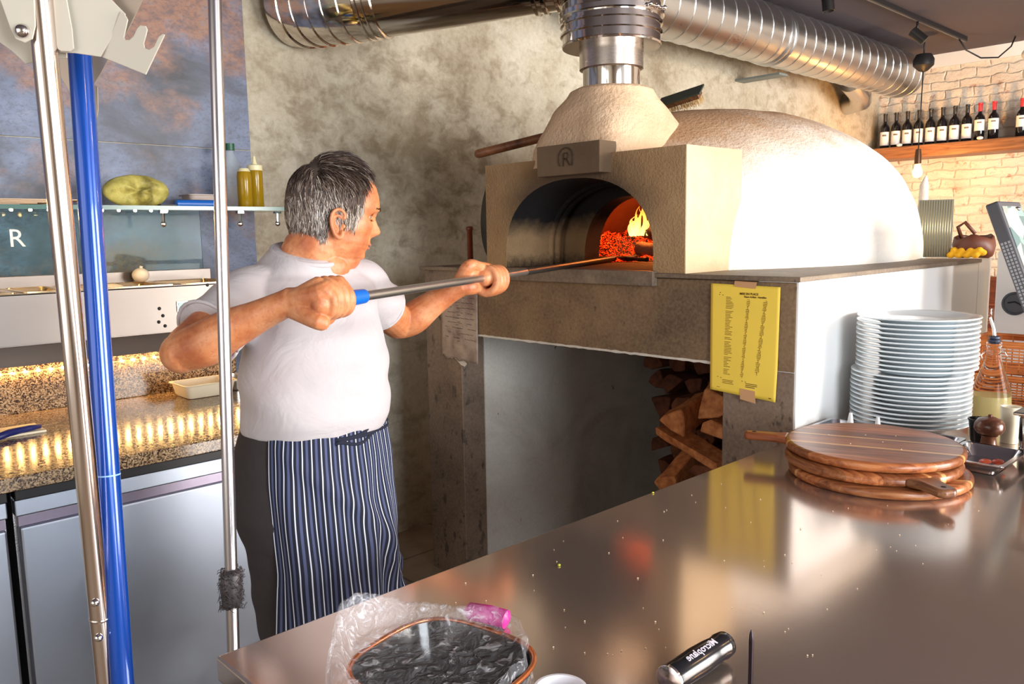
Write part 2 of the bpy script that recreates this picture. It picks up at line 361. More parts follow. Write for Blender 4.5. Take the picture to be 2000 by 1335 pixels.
# track with lamps
tr = thing('light_track', (5.2, 2.35, 2.98), 'black ceiling track rail running towards the brick wall', 'track')
obj('rail', MB().box(3.5, 7.35, 2.385, 2.415, 2.965, 2.998), BLACKM, tr, bevel=.003)
obj('rail_edge', MB().box(3.5, 7.35, 2.396, 2.404, 2.962, 2.966), plain('rail_silver', lin(150, 146, 148), .35, .8), tr)
obj('end_cable', MB().tube([(7.2, 2.40, 2.965), (7.25, 2.36, 2.88), (7.35, 2.28, 2.82), (7.5, 2.2, 2.83), (7.6, 2.14, 2.92), (7.62, 2.12, 2.995)], .006, 8), BLACKM, tr, smooth='all')
def spot(x, y, aim, lab, lit):
    s = thing('track_spotlight', (x, y, 2.96), lab, 'spotlight', 'spotlights on the ceiling track')
    obj('stem', MB().tube([(x, y, 2.965), (x, y, 2.90)], .008, 10), BLACKM, s, smooth='all')
    p = Vector((x, y, 2.87)); a = Vector(aim).normalized()
    obj('lamp_head', MB().lathe([(.02, -.05), (.036, -.045), (.036, .07), (.031, .072), (.030, .05), (0, .045)], p, 28, a), plain('dark_lamp_head', lin(52, 50, 50), .3, .6), s, smooth=40)
    em = NT('lamp_glow_%d' % lit); em.set(Emission_Strength=(18. if lit else .6)); em.p.inputs['Emission Color'].default_value = (1, .75, .35, 1)
    obj('lamp_lens', MB().lathe([(0, .052), (.029, .052), (.029, .056), (0, .056)], p, 24, a), em.m, s)
spot(4.95, 2.40, (.05, -.1, -1), 'small black cylinder spotlight on track, nearer one above the spiral duct', 0)
spot(6.35, 2.40, (.3, -.75, -.75), 'lit black track spotlight above the hanging pendant canopy', 1)
pd = thing('pendant_lamp', (7.0, 2.59, 1.9), 'bare glowing filament bulb hanging on a black cord before the brick wall', 'pendant')
obj('canopy', MB().lathe([(0, .06), (.057, .05), (.078, .01), (.076, -.035), (.035, -.075), (.009, -.085), (0, -.085)], (7.0, 2.585, 2.80), 28), BLACKM, pd, smooth=40)
obj('canopy_stem', MB().tube([(7.0, 2.585, 2.85), (7.0, 2.585, 2.998)], .006, 8), BLACKM, pd, smooth='all')
obj('cord', MB().tube([(7.0, 2.585, 2.74), (6.99, 2.59, 2.11)], .0045, 8), BLACKM, pd, smooth='all')
obj('socket', MB().lathe([(.006, .06), (.02, .055), (.026, .0), (.026, -.06), (.022, -.062), (0, -.062)], (6.99, 2.59, 2.06), 24), plain('brass_brown_socket', lin(92, 64, 44), .4, .6), pd, smooth=40)
em = NT('filament_bulb'); em.set(Emission_Strength=7.); em.p.inputs['Emission Color'].default_value = (1, .62, .14, 1)
obj('bulb', MB().lathe([(.018, 0), (.022, -.02), (.036, -.055), (.038, -.075), (.028, -.10), (0, -.112)], (6.99, 2.59, 2.00), 28), em.m, pd, smooth='all')
pl = bpy.data.lights.new('bulb_light', 'POINT'); pl.energy = 34; pl.color = (1, .48, .12); pl.shadow_soft_size = .05
po = bpy.data.objects.new('bulb_light', pl); COL.objects.link(po); po.location = (7.06, 2.59, 1.93)
# small white ceiling hook lamp
obj('ceiling_hook', MB().tube([(7.55, 2.0, 2.999), (7.55, 2.0, 2.86)], .01, 8).ell((7.55, 2.0, 2.83), (.05, .05, .045)), plain('white_plastic', lin(220, 220, 218), .4), label='small white knob on a stem below the ceiling by the brick wall', cat='hook', smooth=40)

# ------------------------------------------------------------------ shelf and wine bottles on the brick wall
obj('wall_shelf', MB().box(XB-.32, XB-.002, .6, 3.28, 2.10, 2.205), WOODL, label='thick rough wooden shelf on the brick wall carrying wine bottles', cat='shelf', bevel=.008)
GLASSD = plain('dark_wine_glass', lin(22, 20, 24), .08, Specular_IOR_Level=.7)
def paper_label(name, ink, red):
    t = NT(name); t.color(t.ramp(t.voro(t.coord((1, 1, 1)), 60, 'F1', 0), [(.12, ink), (.2, lin(232, 230, 228))])); t.set(Roughness=.6); return t.m
LABW = plain('white_bottle_label', lin(236, 234, 232), .6); LABI = plain('label_ink', lin(110, 96, 90), .6); LABR = plain('red_label', lin(150, 30, 36), .5)
def bottle(x, y, cap, lab, kind, h=1.0):
    b = thing('wine_bottle', (x, y, 2.205), lab, 'bottle', 'wine bottles on the wall shelf')
    obj('bottle_body', MB().lathe([(.036, 0), (.039, .004), (.039, .185), (.034, .205), (.018, .225), (.0145, .24), (.0145, .295), (.017, .297), (.017, .312), (0, .313)], (x, y, 2.205), 24), GLASSD, b, smooth=50)
    obj('capsule', MB().lathe([(.0152, .245), (.0158, .247), (.0158, .296), (.0178, .298), (.0178, .314), (0, .3145)], (x, y, 2.205), 20), cap, b, smooth=50)
    # wrap label over the side that faces the room
    A0 = atan2(-y*.75, -x)   # towards the counter
    z0, z1 = (.03, .15) if kind != 'half' else (.085, .175)
    f = lambda u, v: (x+.0396*cos(A0+(u-.5)*2.6), y+.0396*sin(A0+(u-.5)*2.6), 2.205+z0+(z1-z0)*v)
    l = obj('bottle_label', MB().grid(12, 2, f), LABR if kind == 'red' else LABW, b, smooth='all', norm=False)
    g = lambda u, v: (x+.0399*cos(A0+(u-.5)*.9), y+.0399*sin(A0+(u-.5)*.9), 2.205+z0+(z1-z0)*(.68+.12*v))
    m = MB().grid(6, 2, g)
    obj('label_print', m, LABI, l, norm=False)
    return b
CB = plain('black_capsule', lin(34, 32, 34), .35); CR = plain('red_capsule', lin(196, 28, 44), .4)
nth = ['first', 'second', 'third', 'fourth', 'fifth', 'sixth', 'seventh', 'eighth']
for i in range(8):
    bottle(7.72, 3.16-.098*i, CB, 'black-capped wine bottle with white label, %s from the dome end of the shelf' % nth[i], 'full')
bottle(7.72, 2.376, CR, 'red-capped wine bottle standing beside the last black-capped one', 'half')
bottle(7.72, 2.27, CR, 'red-capped wine bottle, right one of the first pair, beside the gap', 'half')
for i, w in enumerate(('left', 'middle', 'right')):
    bottle(7.72, 2.065-.10*i, CR, 'red-capped wine bottle, %s one of the three past the gap' % w, 'half')
bottle(7.72, 1.765, CB, 'wine bottle with a red label at the right end of the shelf', 'red')
for i, (y, w) in enumerate(((2.98, 'left'), (2.33, 'right'))):
    obj('place_card', MB().ell((7.6, y, 2.22), (.022, .025, .015)), plain('white_plastic', lin(220, 220, 218), .4), label='tiny white %s tag in front of the %s bottles' % (w, 'black-capped' if i == 0 else 'red-capped'), cat='tag', smooth=60)
# cabinet with glasses below
CABW = m_wood('reddish_cabinet_wood', lin(74, 34, 20), lin(106, 54, 32), lin(150, 88, 54), 1)
cb = thing('wall_cabinet', (7.6, 2.2, 0), 'reddish wooden sideboard against the brick wall seen through the gap', 'cabinet')
obj('cabinet_body', MB().box(7.45, 7.88, 1.2, 2.9, 0, .58), CABW, cb, bevel=.005)
obj('cabinet_back', MB().box(7.82, 7.89, 1.2, 2.9, .58, 1.06), CABW, cb)
obj('cabinet_top', MB().box(7.42, 7.9, 1.18, 2.92, .58, .61), m_wood('orange_top_wood', lin(150, 88, 44), lin(190, 120, 66), lin(214, 150, 96), 1), cb, bevel=.003)
GL = NT('clear_glass'); GL.set(Roughness=.02, Transmission_Weight=1, IOR=1.45); GL.p.inputs['Base Color'].default_value = (1, 1, 1, 1); GL = GL.m
for i, (y, w) in enumerate(((2.33, 'beside the plastered plinth end'), (2.15, 'beside the white machine'))):
    obj('wine_glass', MB().lathe([(.034, 0), (.034, .003), (.004, .008), (.004, .09), (.02, .10), (.038, .13), (.04, .16), (.032, .21), (.030, .21), (.038, .16), (.036, .133), (.018, .104), (0, .10)], (7.5, y, .91-.3), 24), GL, label='stemmed wine glass on the sideboard '+w, cat='wine glass', group='glasses on the sideboard', smooth=60)
# ------------------------------------------------------------------ oven plinth
RENDERB = m_render('sanded_oven_render', lin(178, 148, 112), lin(202, 176, 142), 120, .35, dist=.003)
def dome_stain_shade(t, c, v):  # ochre stain with shading of the dome top mixed into the colour
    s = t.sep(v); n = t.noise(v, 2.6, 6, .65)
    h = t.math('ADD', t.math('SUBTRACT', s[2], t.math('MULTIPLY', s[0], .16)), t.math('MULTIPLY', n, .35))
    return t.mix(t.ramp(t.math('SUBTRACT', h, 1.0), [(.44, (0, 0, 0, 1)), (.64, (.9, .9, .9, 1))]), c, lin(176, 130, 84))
DOMEM = m_render('rough_white_dome_render', lin(236, 224, 206), lin(246, 242, 234), 70, .9, dome_stain_shade, dist=.006)
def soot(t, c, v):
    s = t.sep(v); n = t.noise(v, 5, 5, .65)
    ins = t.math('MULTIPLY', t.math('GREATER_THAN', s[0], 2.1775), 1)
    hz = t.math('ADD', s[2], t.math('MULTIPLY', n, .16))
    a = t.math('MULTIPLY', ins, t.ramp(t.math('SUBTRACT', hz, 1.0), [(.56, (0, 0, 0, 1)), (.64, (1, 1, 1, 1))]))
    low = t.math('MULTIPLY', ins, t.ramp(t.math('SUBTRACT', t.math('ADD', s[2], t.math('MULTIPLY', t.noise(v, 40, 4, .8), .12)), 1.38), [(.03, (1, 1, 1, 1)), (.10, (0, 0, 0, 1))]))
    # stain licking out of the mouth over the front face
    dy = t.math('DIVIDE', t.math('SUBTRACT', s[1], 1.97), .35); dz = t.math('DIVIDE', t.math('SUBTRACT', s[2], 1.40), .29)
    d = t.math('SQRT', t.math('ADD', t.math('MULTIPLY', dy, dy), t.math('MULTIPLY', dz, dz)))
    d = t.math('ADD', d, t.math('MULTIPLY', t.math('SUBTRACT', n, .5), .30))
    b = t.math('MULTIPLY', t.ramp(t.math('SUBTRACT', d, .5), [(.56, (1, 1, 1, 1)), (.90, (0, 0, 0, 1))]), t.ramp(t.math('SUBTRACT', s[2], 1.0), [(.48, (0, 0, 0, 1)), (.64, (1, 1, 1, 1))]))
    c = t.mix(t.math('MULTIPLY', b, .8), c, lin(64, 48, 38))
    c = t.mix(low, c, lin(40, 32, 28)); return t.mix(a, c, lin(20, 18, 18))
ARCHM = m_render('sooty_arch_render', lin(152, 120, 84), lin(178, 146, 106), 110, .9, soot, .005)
HZ = 1.365
pl = thing('oven_plinth', (2.9, 1.98, 0), 'concrete and white plaster plinth with open wood store carrying the pizza oven', 'plinth')
mb = MB().box(2.176, 2.30, 1.118, 2.608, 1.088, 1.348)
# slightly ragged lower edge
obj('fascia', mb, CONC, pl, bevel=.003)
mb = MB(); mb.grid(60, 2, lambda u, v: (2.1755, 1.353+u*1.250, 1.086+.008*v+.004*nz((u*60, v, 0), .9)))
obj('chipped_edge', mb, WHITEP, pl, norm=False)
obj('pier', MB().box(2.176, 2.30, 1.118, 1.352, 0, 1.088), CONCD, pl, bevel=.003)
obj('pier', MB().box(2.176, 2.30, 2.608, 2.845, 0, 1.352), CONCD, pl, bevel=.003)
obj('side_wall', MB().box(2.1775, 3.70, 1.112, 1.24, 0, 1.352), WHITE, pl, bevel=.002)
obj('end_post', MB().box(3.705, 3.86, 1.112, 1.30, 0, 1.362), WHITE, pl, bevel=.002)
obj('inner_side_wall', MB().box(2.30, 3.7, 2.604, 2.84, 0, 1.30), WHITEP, pl)
obj('back_wall', MB().box(3.7, 3.85, 1.3, 2.85, 0, 1.352), WHITEP, pl)
obj('deck', MB().box(2.30, 3.86, 1.24, 2.85, 1.20, 1.350), CONC, pl)
SLATE = m_concrete('brown_slate_slab', lin(82, 68, 58), lin(112, 96, 82), lin(150, 132, 110), .02)
obj('top_slab', MB().box(2.16, 3.70, 1.10, 2.86, 1.350, HZ), SLATE, pl, bevel=.003)
obj('hearth_edge', MB().box(2.150, 2.176, 1.602, 2.306, 1.322, HZ+.006), SLATE, pl, bevel=.003)

# ------------------------------------------------------------------ oven
ov = thing('pizza_oven', (2.9, 1.98, HZ), 'cream rendered wood-fired pizza oven with arched mouth, hood and rounded dome', 'oven')
def arch_outline(y0, y1, z0, z1, cy, hw, zs, zt, n=28, ex=2.25, lean=.0):
    P = [(y1, z0), (y1, z1), (y0, z1), (y0, z0), (cy-hw, z0)]
    for k in range(n+1):
        a = pi*k/n; c_, s_ = cos(pi-a), sin(a); x = (abs(c_)**(2/ex))*(1 if c_ > 0 else -1); h = abs(s_)**(2/ex)
        P.append((cy+hw*x, zs+(zt-zs)*h))
    P.append((cy+hw, z0)); return P
mb = MB().prism(arch_outline(1.497, 2.433, HZ, 1.765, 1.97, .350, 1.43, 1.690), (2.176, 0, 0), (0, 1, 0), (0, 0, 1), (.324, 0, 0))
fr = obj('front_arch', mb, ARCHM, ov, smooth=30)
# right cheek of the arch box: window brightness put into a paler render
obj('arch_cheek', MB().box(2.178, 2.50, 1.4955, 1.497, HZ, 1.7655), m_render('lit_cheek_render', lin(196, 170, 132), lin(212, 190, 156), 110, .8, dist=.004), fr)
mb = MB().prism(arch_outline(1.57, 2.39, HZ, 1.70, 1.97, .232, 1.40, 1.635), (2.50, 0, 0), (0, 1, 0), (0, 0, 1), (.09, 0, 0))
obj('inner_arch', mb, ARCHM, ov, smooth=30)
mb = MB(); arc = [(2.425, 1.97+.352*(abs(cos(pi*k/36))**(2/2.25))*(1 if cos(pi*k/36) > 0 else -1), 1.43+.262*(abs(sin(pi*k/36))**(2/2.25))) for k in range(37)]
arc = [(2.425, 2.322, HZ)]+arc+[(2.425, 1.618, HZ)]
mb.tube(arc, .014, 10); mb.tube([(x+.035, y, z) for x, y, z in arc], .020, 10)
obj('arch_rib', mb, ARCHM, ov, smooth='all')
# keystone with embossed mark
ks = obj('keystone', MB().box(2.115, 2.205, 1.795, 2.088, 1.698, 1.803), m_render('soot_grey_keystone', lin(98, 78, 58), lin(118, 96, 72), 150, .35, dist=.003), ov, bevel=.003)
EM = plain('scorched_emblem', lin(62, 48, 36), .7)
mb = MB(); ky, kz = 1.945, 1.755
pts = [(2.1135, ky+.033*cos(a), kz+.002+.032*sin(a)) for a in [radians(d_) for d_ in range(-25, 206, 11)]]
pts = [(2.1135, ky+.028, kz-.026)]+[(2.1135, ky+.033, kz-.01)]+pts[1:]+[(2.1135, ky-.028, kz-.026)]
mb.tube(pts, .0022, 6); mb.tube([(2.1135, ky+.012, kz-.028), (2.1135, ky+.010, kz+.016), (2.1135, ky-.006, kz+.017), (2.1135, ky-.014, kz+.008), (2.1135, ky-.005, kz-.002), (2.1135, ky+.008, kz-.003)], .0022, 6)
mb.tube([(2.1135, ky-.002, kz-.003), (2.1135, ky-.016, kz-.024), (2.1135, ky-.028, kz-.026)], .0022, 6)
obj('emblem', mb, EM, ks, smooth='all')
# dome
def dome_pts(cx, cy, a, b, h, z0, e1=2.25, nu=96, nv=40, amp=.004):
    V = []
    for j in range(nv+1):
        t = pi/2*j/nv; r = cos(t)**(2/e1) if j < nv else 0; hz = sin(t)**(2/e1)
        for k in range(nu):
            p = 2*pi*k/nu; V.append((cx+a*r*cos(p), cy+b*r*sin(p), z0+h*hz))
    return V
def dome(mb, cx, cy, a, b, h, z0, keep, nu=96, nv=40, amp=.004, **kw):
    V = dome_pts(cx, cy, a, b, h, z0, nu=nu, nv=nv, **kw)
    V = [tuple(Vector(v)+(Vector(v)-Vector((cx, cy, z0))).normalized()*(amp*nz(v, 3)+amp*.5*nz(v, 9, 2))) for v in V]
    F = []
    for j in range(nv):
        for k in range(nu):
            k2 = (k+1) % nu; q = (j*nu+k, j*nu+k2, (j+1)*nu+k2, (j+1)*nu+k); c = sum((Vector(V[i]) for i in q), Vector())/4
            if keep(c): F.append(q)
    return mb.add(V, F)
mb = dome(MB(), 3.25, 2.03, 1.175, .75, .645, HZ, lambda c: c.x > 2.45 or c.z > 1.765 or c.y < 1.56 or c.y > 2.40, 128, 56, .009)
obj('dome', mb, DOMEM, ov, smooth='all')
# hood: squarish skirt narrowing to the flue
mb = MB(); rings = ((1.735, .262, .232, 5), (1.80, .262, .229, 4.5), (1.86, .240, .212, 3.8), (1.93, .20, .182, 3.2), (1.985, .165, .155, 2.6), (2.008, .150, .146, 2.4), (2.018, .13, .128, 2.2), (2.016, .10, .10, 2))
nu = 72; V = []; F = []
R2 = []
for i in range(len(rings)-1):
    for s_ in range(5):
        w = s_/5; R2.append(tuple(rings[i][q]*(1-w)+rings[i+1][q]*w for q in range(4)))
R2.append(rings[-1])
for (z, ax, by, e) in R2:
    for k in range(nu):
        p = 2*pi*k/nu; c_, s_ = cos(p), sin(p)
        x = 2.43+ax*abs(c_)**(2/e)*(1 if c_ > 0 else -1)-.03*(z-1.735)/.28; y = 1.995-.015*min(1, (z-1.735)/.25)+by*abs(s_)**(2/e)*(1 if s_ > 0 else -1)
        q = Vector((x, y, z)); q += Vector((c_, s_, 0))*(.008*nz(q, 9)+.004*nz(q, 25)); V.append(q)
for i in range(len(R2)-1):
    for k in range(nu): k2 = (k+1) % nu; F.append((i*nu+k, i*nu+k2, (i+1)*nu+k2, (i+1)*nu+k))
obj('hood', MB().add(V, F), m_render('pinkish_hood_render', lin(208, 170, 134), lin(226, 196, 162), 75, .9, dist=.006), ov, smooth='all')
# baking chamber inside
CH = m_render('glowing_chamber_brick', lin(120, 74, 52), lin(160, 104, 74), 40, .4)
mb = dome(MB(), 3.22, 2.05, 1.0, .68, .44, HZ, lambda c: c.x > 2.56, 72, 24, .004)
obj('baking_chamber', mb, CH, ov, smooth='all')
obj('hearth_floor', MB().box(2.178, 4.1, 1.5, 2.72, HZ, HZ+.006), m_render('ashy_hearth_stone', lin(70, 50, 42), lin(104, 80, 66), 60, .3), ov)
# fire: embers, logs, flames
em = NT('glowing_embers'); v = em.coord(); n = em.voro(v, 140, 'F1', 0); n2 = em.noise(v, 26, 5, .75)
hot = em.ramp(em.math('MULTIPLY', em.math('SUBTRACT', 1.0, n), n2), [(.22, (0, 0, 0, 1)), (.40, (.55, .01, .0, 1)), (.56, (1, .10, .01, 1)), (.75, (1, .5, .12, 1))])
em.p.inputs['Base Color'].default_value = (.01, .008, .008, 1); em.l(hot, em.p.inputs['Emission Color']); em.set(Emission_Strength=6.5, Roughness=.9)
def heap(mb, cx, cy, rx, ry, h, nu=54):
    def f(u, v):
        x = (u-.5)*2; y = (v-.5)*2; r = min(1, sqrt(x*x+y*y)); q = Vector((cx+x*rx, cy+y*ry, 0))
        return (q.x, q.y, HZ+.004+max(0, h*(1-r**1.6)*(.75+.5*nz(q, 9))+.020*(1-r)*nz(q, 34)+.012*(1-r)*nz(q, 70)))
    return mb.grid(nu, nu, f)
hp = obj('ember_heap', heap(heap(MB(), 3.08, 2.46, .26, .24, .165, 130), 2.88, 2.36, .16, .17, .045, 70), em.m, label='bed of red glowing embers inside the oven', cat='embers', kind='stuff', smooth='all')
CHAR = m_render('charred_log', lin(26, 22, 20), lin(56, 46, 42), 60, .8); ASHL = m_render('ashy_log', lin(96, 84, 66), lin(134, 120, 96), 30, .6)
def logm(mb, p0, p1, r, n=14, seed=0):
    p0 = Vector(p0); p1 = Vector(p1); m = MB().tube([p0.lerp(p1, i/10) for i in range(11)], r, n); vv = []
    for v in m.v:
        q = Vector(v); t = (q-p0).dot((p1-p0).normalized()); c = p0+(p1-p0).normalized()*t; vv.append(tuple(c+(q-c)*(1+.5*nz(q, 16, seed)+.25*nz(q, 50, seed))))
    return mb.add(vv, m.f)
obj('burning_log', logm(MB(), (3.0, 2.12, 1.47), (3.06, 2.30, 1.50), .030, seed=1), CHAR, label='charred black log on top of the embers under the flames', cat='log', smooth=50)
obj('burning_log', logm(MB(), (2.86, 2.02, 1.418), (2.93, 2.26, 1.422), .027, seed=3), ASHL, label='pale ashy log lying in front of the embers', cat='log', smooth=50)
obj('burning_log', logm(MB(), (2.70, 2.04, 1.384), (2.86, 2.36, 1.384), .010, seed=5), CHAR, label='thin charred stick at the front edge of the embers', cat='log', smooth=50)
fm = NT('flame'); v = fm.coord(); s = fm.sep(v); n = fm.noise(fm.coord((1, 1, .5)), 22, 3)
h = fm.math('ADD', fm.math('MULTIPLY', fm.math('SUBTRACT', s[2], 1.49), 4.0), fm.math('MULTIPLY', n, .5))
fm.l(fm.ramp(h, [(.2, (1, .66, .20, 1)), (.5, (1, .42, .06, 1)), (.8, (1, .18, .01, 1)), (1, (.8, .05, 0, 1))]), fm.p.inputs['Emission Color']); fm.set(Emission_Strength=3.0, Alpha=.5)
fm.p.inputs['Base Color'].default_value = (0, 0, 0, 1)
fr_ = thing('fire', (3.05, 2.30, 1.48), 'bright orange flames rising from the logs in the oven mouth', 'fire')
rf = random.Random(21)
for i in range(15):
    x = 3.08+rf.uniform(-.06, .05); y = 2.23+.20*(i/14)+rf.uniform(-.02, .02); hh = (.24-.17*(i/14))*rf.uniform(.65, 1.1)+.02; r = rf.uniform(.013, .024); z = 1.50
    P = []; R = []; f1, f2 = rf.uniform(0, 6), rf.uniform(0, 6)
    for k in range(17):
        t = k/16; P.append((x+.018*t*sin(5*t+f1), y+.022*t*sin(6*t+f2)-.025*t, z-.02+hh*t)); rr_ = r*((1-t)**.9)*(.55+.75*sin(pi*min(1, t*1.25)))+.0006; R.append((rr_, rr_*.55))
    obj('flame', MB().tube(P, R, 12, up=(.72, .68, 0)), fm.m, fr_, smooth='all')
fl_ = bpy.data.lights.new('fire_light', 'POINT'); fl_.energy = 9; fl_.color = (1, .26, .05); fl_.shadow_soft_size = .06
fo = bpy.data.objects.new('fire_light', fl_); COL.objects.link(fo); fo.location = (2.98, 2.2, 1.62)

# things about the oven
HW = m_wood('dark_handle_wood', lin(78, 44, 26), lin(122, 74, 44), lin(150, 98, 62), 0, 8, .45, 6)
p0 = Vector((2.30, 2.611, 1.833)); p1 = Vector((2.62, 2.23, 1.94)); dr = (p1-p0).normalized()
pe = thing('peel_pole', p1, 'brown wooden peel handle sticking out left behind the oven hood', 'peel')
obj('peel_handle', MB().capsule(p0+dr*.0+Vector((0, .0, 0)), p1+dr*.02, .0185, .0185, 16), HW, pe, smooth=50)
obj('turned_wooden_rod', MB().lathe([(.010, 0), (.0135, .01), (.0135, .15), (.017, .155), (.017, .165), (.013, .17), (0, .17)], (2.4, 2.797, HZ+.0), 18), plain('reddish_varnished_wood', lin(122, 58, 34), .3), label='upright reddish wooden rod standing left of the oven behind the hand', cat='rod', smooth=40)
LID = plain('dark_grey_lid', lin(66, 66, 62), .45, .5)
mb = MB().lathe([(0, 0), (.19, 0), (.195, .006), (.195, .018), (.185, .022), (.05, .026), (0, .026)], (2.36, 2.540, HZ+.196), 48, (-.94, .33, .04)); obj('round_lid', mb, LID, label='round dark metal lid leaning at the left side of the oven arch', cat='lid', smooth=40)
# oven brush lying on the dome
bl = thing('oven_brush', (2.9, 2.0, 2.02), 'oven brush with dark metal back and stiff bristles lying on top of the dome', 'brush')
M = Matrix.Translation((2.95, 2.055, 2.040)) @ Matrix.Rotation(radians(-82), 4, 'Z') @ Matrix.Rotation(radians(-10), 4, 'Y') @ Matrix.Rotation(radians(38), 4, 'X') @ Matrix.Scale(.8, 4)
obj('brush_back', MB().box(-.12, .13, -.045, .045, .022, .032, M), plain('green_grey_metal', lin(84, 92, 80), .45, .6), bl, bevel=.002)
obj('brush_block', MB().box(-.11, .11, -.03, .03, -.008, .022, M), m_wood('brush_wood', lin(70, 44, 28), lin(104, 68, 42), lin(130, 90, 58)), bl, bevel=.003)
mb = MB()
for i in range(30):
    for j in range(5):
        x = -.105+.21*i/29+rnd.uniform(-.002, .002); y = -.026+.013*j
        mb.tube([M @ Vector((x, y, -.006)), M @ Vector((x+rnd.uniform(-.006, .006), y+rnd.uniform(-.004, .004), -.045+rnd.uniform(-.006, .004)))], .0012, 4)
obj('bristles', mb, plain('straw_bristle', lin(190, 150, 90), .7), bl, kind='stuff')

# stacked firewood below the oven
ENDG = NT('split_wood_end'); v = ENDG.coord(); n = ENDG.noise(v, 30, 5, .6); ENDG.color(ENDG.ramp(n, [(.3, lin(168, 96, 54)), (.6, lin(222, 148, 92)), (.8, lin(236, 180, 126))])); ENDG.set(Roughness=.8); ENDG.bump(n, .4, .004); ENDG = ENDG.m
WOODD = NT('old_split_wood'); v = WOODD.coord(); n = WOODD.noise(v, 16, 5, .6); WOODD.color(WOODD.ramp(n, [(.3, lin(74, 38, 26)), (.6, lin(124, 72, 46)), (.8, lin(150, 96, 62))])); WOODD.set(Roughness=.85); WOODD.bump(n, .5, .006); WOODD = WOODD.m
def split_log(name, c, ax, rollv, r, L, kind, mat, **k):
    """a split log: section is a pie, half or rough round"""
    if kind == 0: sec = [(-.9, -.5), (0, -.62), (.9, -.45), (.75, .0), (.1, .85), (-.1, .9), (-.75, .05)]
    elif kind == 1: sec = [(-1, -.35), (1, -.35), (.85, .25), (.4, .62), (-.3, .68), (-.85, .3)]
    else: sec = [(cos(a)*.82, sin(a)*.8) for a in [2*pi*i/10 for i in range(10)]]
    rr = random.Random(int(c[0]*977+c[1]*1313+c[2]*771)); sec = [(x*(1+rr.uniform(-.16, .16)), y*(1+rr.uniform(-.16, .16))) for x, y in sec]
    M = frame(c, ax, rollv); mb = MB(); V = []; n = len(sec); NS = 6
    for i in range(NS):
        for x, y in sec:
            w = 1+.08*rr.uniform(-1, 1); V.append(M @ Vector((L*(i/(NS-1)-.5), x*r*w, y*r*w)))
    F = [(i*n+j, i*n+(j+1) % n, (i+1)*n+(j+1) % n, (i+1)*n+j) for i in range(NS-1) for j in range(n)]
    F += [tuple(range(n-1, -1, -1)), tuple((NS-1)*n+j for j in range(n))]
    return obj(name, mb.add(V, F), mat, bevel=.004, seg=1, cat='firewood', **k)
row = 0; z = .30
base = [split_log('firewood_log', (3.5, 2.2, .1), (1, 0, 0), (0, 1, 0), .07, .32, q, WOODD, label='dark split log in the shadowed stack at the back under the oven', group='stacked logs at the back of the wood store') for q in (0, 1, 2)]
first = [True]*3
zz = .07; r_ = 0
while zz < 1.05:
    yy = 1.36+(.065 if r_ % 2 else 0)
    while yy < 2.52:
        q = rnd.randrange(3); X = 3.49+rnd.uniform(-.04, .02)-.04*max(0, .7-zz)
        if zz > .28 or yy < 2.2:
            o = base[q] if first[q] else base[q].copy()
            if not first[q]: COL.objects.link(o)
            first[q] = False
            o.matrix_world = Matrix.Translation((X, yy, zz)) @ Matrix.Rotation(rnd.uniform(-2.6, 2.6), 4, 'X') @ Matrix.Scale(rnd.uniform(.80, .97), 4) @ Matrix.Translation((-3.5, -2.2, -.1))
        yy += .128+rnd.uniform(-.012, .012)
    zz += .112; r_ += 1
split_log('firewood_log', (2.64, 1.775, .80), (.95, .15, .1), (.3, 1, .55), .066, .30, 0, ENDG, label='pale split log with a pointed end face leaning on the broad plank-like log')
split_log('firewood_log', (2.66, 1.650, .885), (.9, .3, .1), (.2, 1, -.35), .072, .30, 0, ENDG, label='orange wedge of firewood high up against the right pier')
split_log('firewood_log', (2.60, 1.735, .680), (.22, 1, .22), (1, -.2, .1), .052, .34, 1, ENDG, label='broad flat split log lying crosswise in front of the stack')
split_log('firewood_log', (2.66, 1.615, .775), (.95, .1, 0), (.1, 1, .2), .055, .28, 1, ENDG, label='small split log wedged between crosswise log and right pier')
split_log('firewood_log', (2.66, 1.815, .565), (.9, .1, .3), (.2, .8, .7), .070, .30, 0, ENDG, label='split log with a pale cut corner below the crosswise log')
split_log('firewood_log', (2.70, 1.66, .60), (.95, .1, .1), (.2, 1, .4), .070, .30, 1, WOODD, label='brown split log under the right end of the crosswise log')
split_log('firewood_log', (2.85, 1.875, .79), (.95, .1, 0), (.3, 1, .2), .066, .30, 2, WOODD, label='brown log behind the pale pointed log')
for i, (y, z) in enumerate(((1.72, .44), (1.86, .42), (1.60, .44), (1.50, .56), (1.50, .70), (1.78, .30), (1.64, .30), (1.93, .30), (1.5, .3), (1.5, .43))):
    split_log('firewood_log', (2.72, y, z), (1, 0, 0), (0, 1, .3*i), .068, .32, i % 3, WOODD, label='brown split log low in the front heap beside the right pier', group='low logs of the front heap')
for i, (y, z) in enumerate(((1.72, .17), (1.86, .17), (1.58, .17), (1.45, .17), (1.99, .17), (1.79, .06), (1.65, .06), (1.93, .06), (1.51, .06), (2.06, .06))):
    split_log('firewood_log', (2.72, y, z), (1, 0, 0), (0, 1, .3*i), .068, .32, i % 3, WOODD, label='brown split log low in the front heap beside the right pier', group='low logs of the front heap')

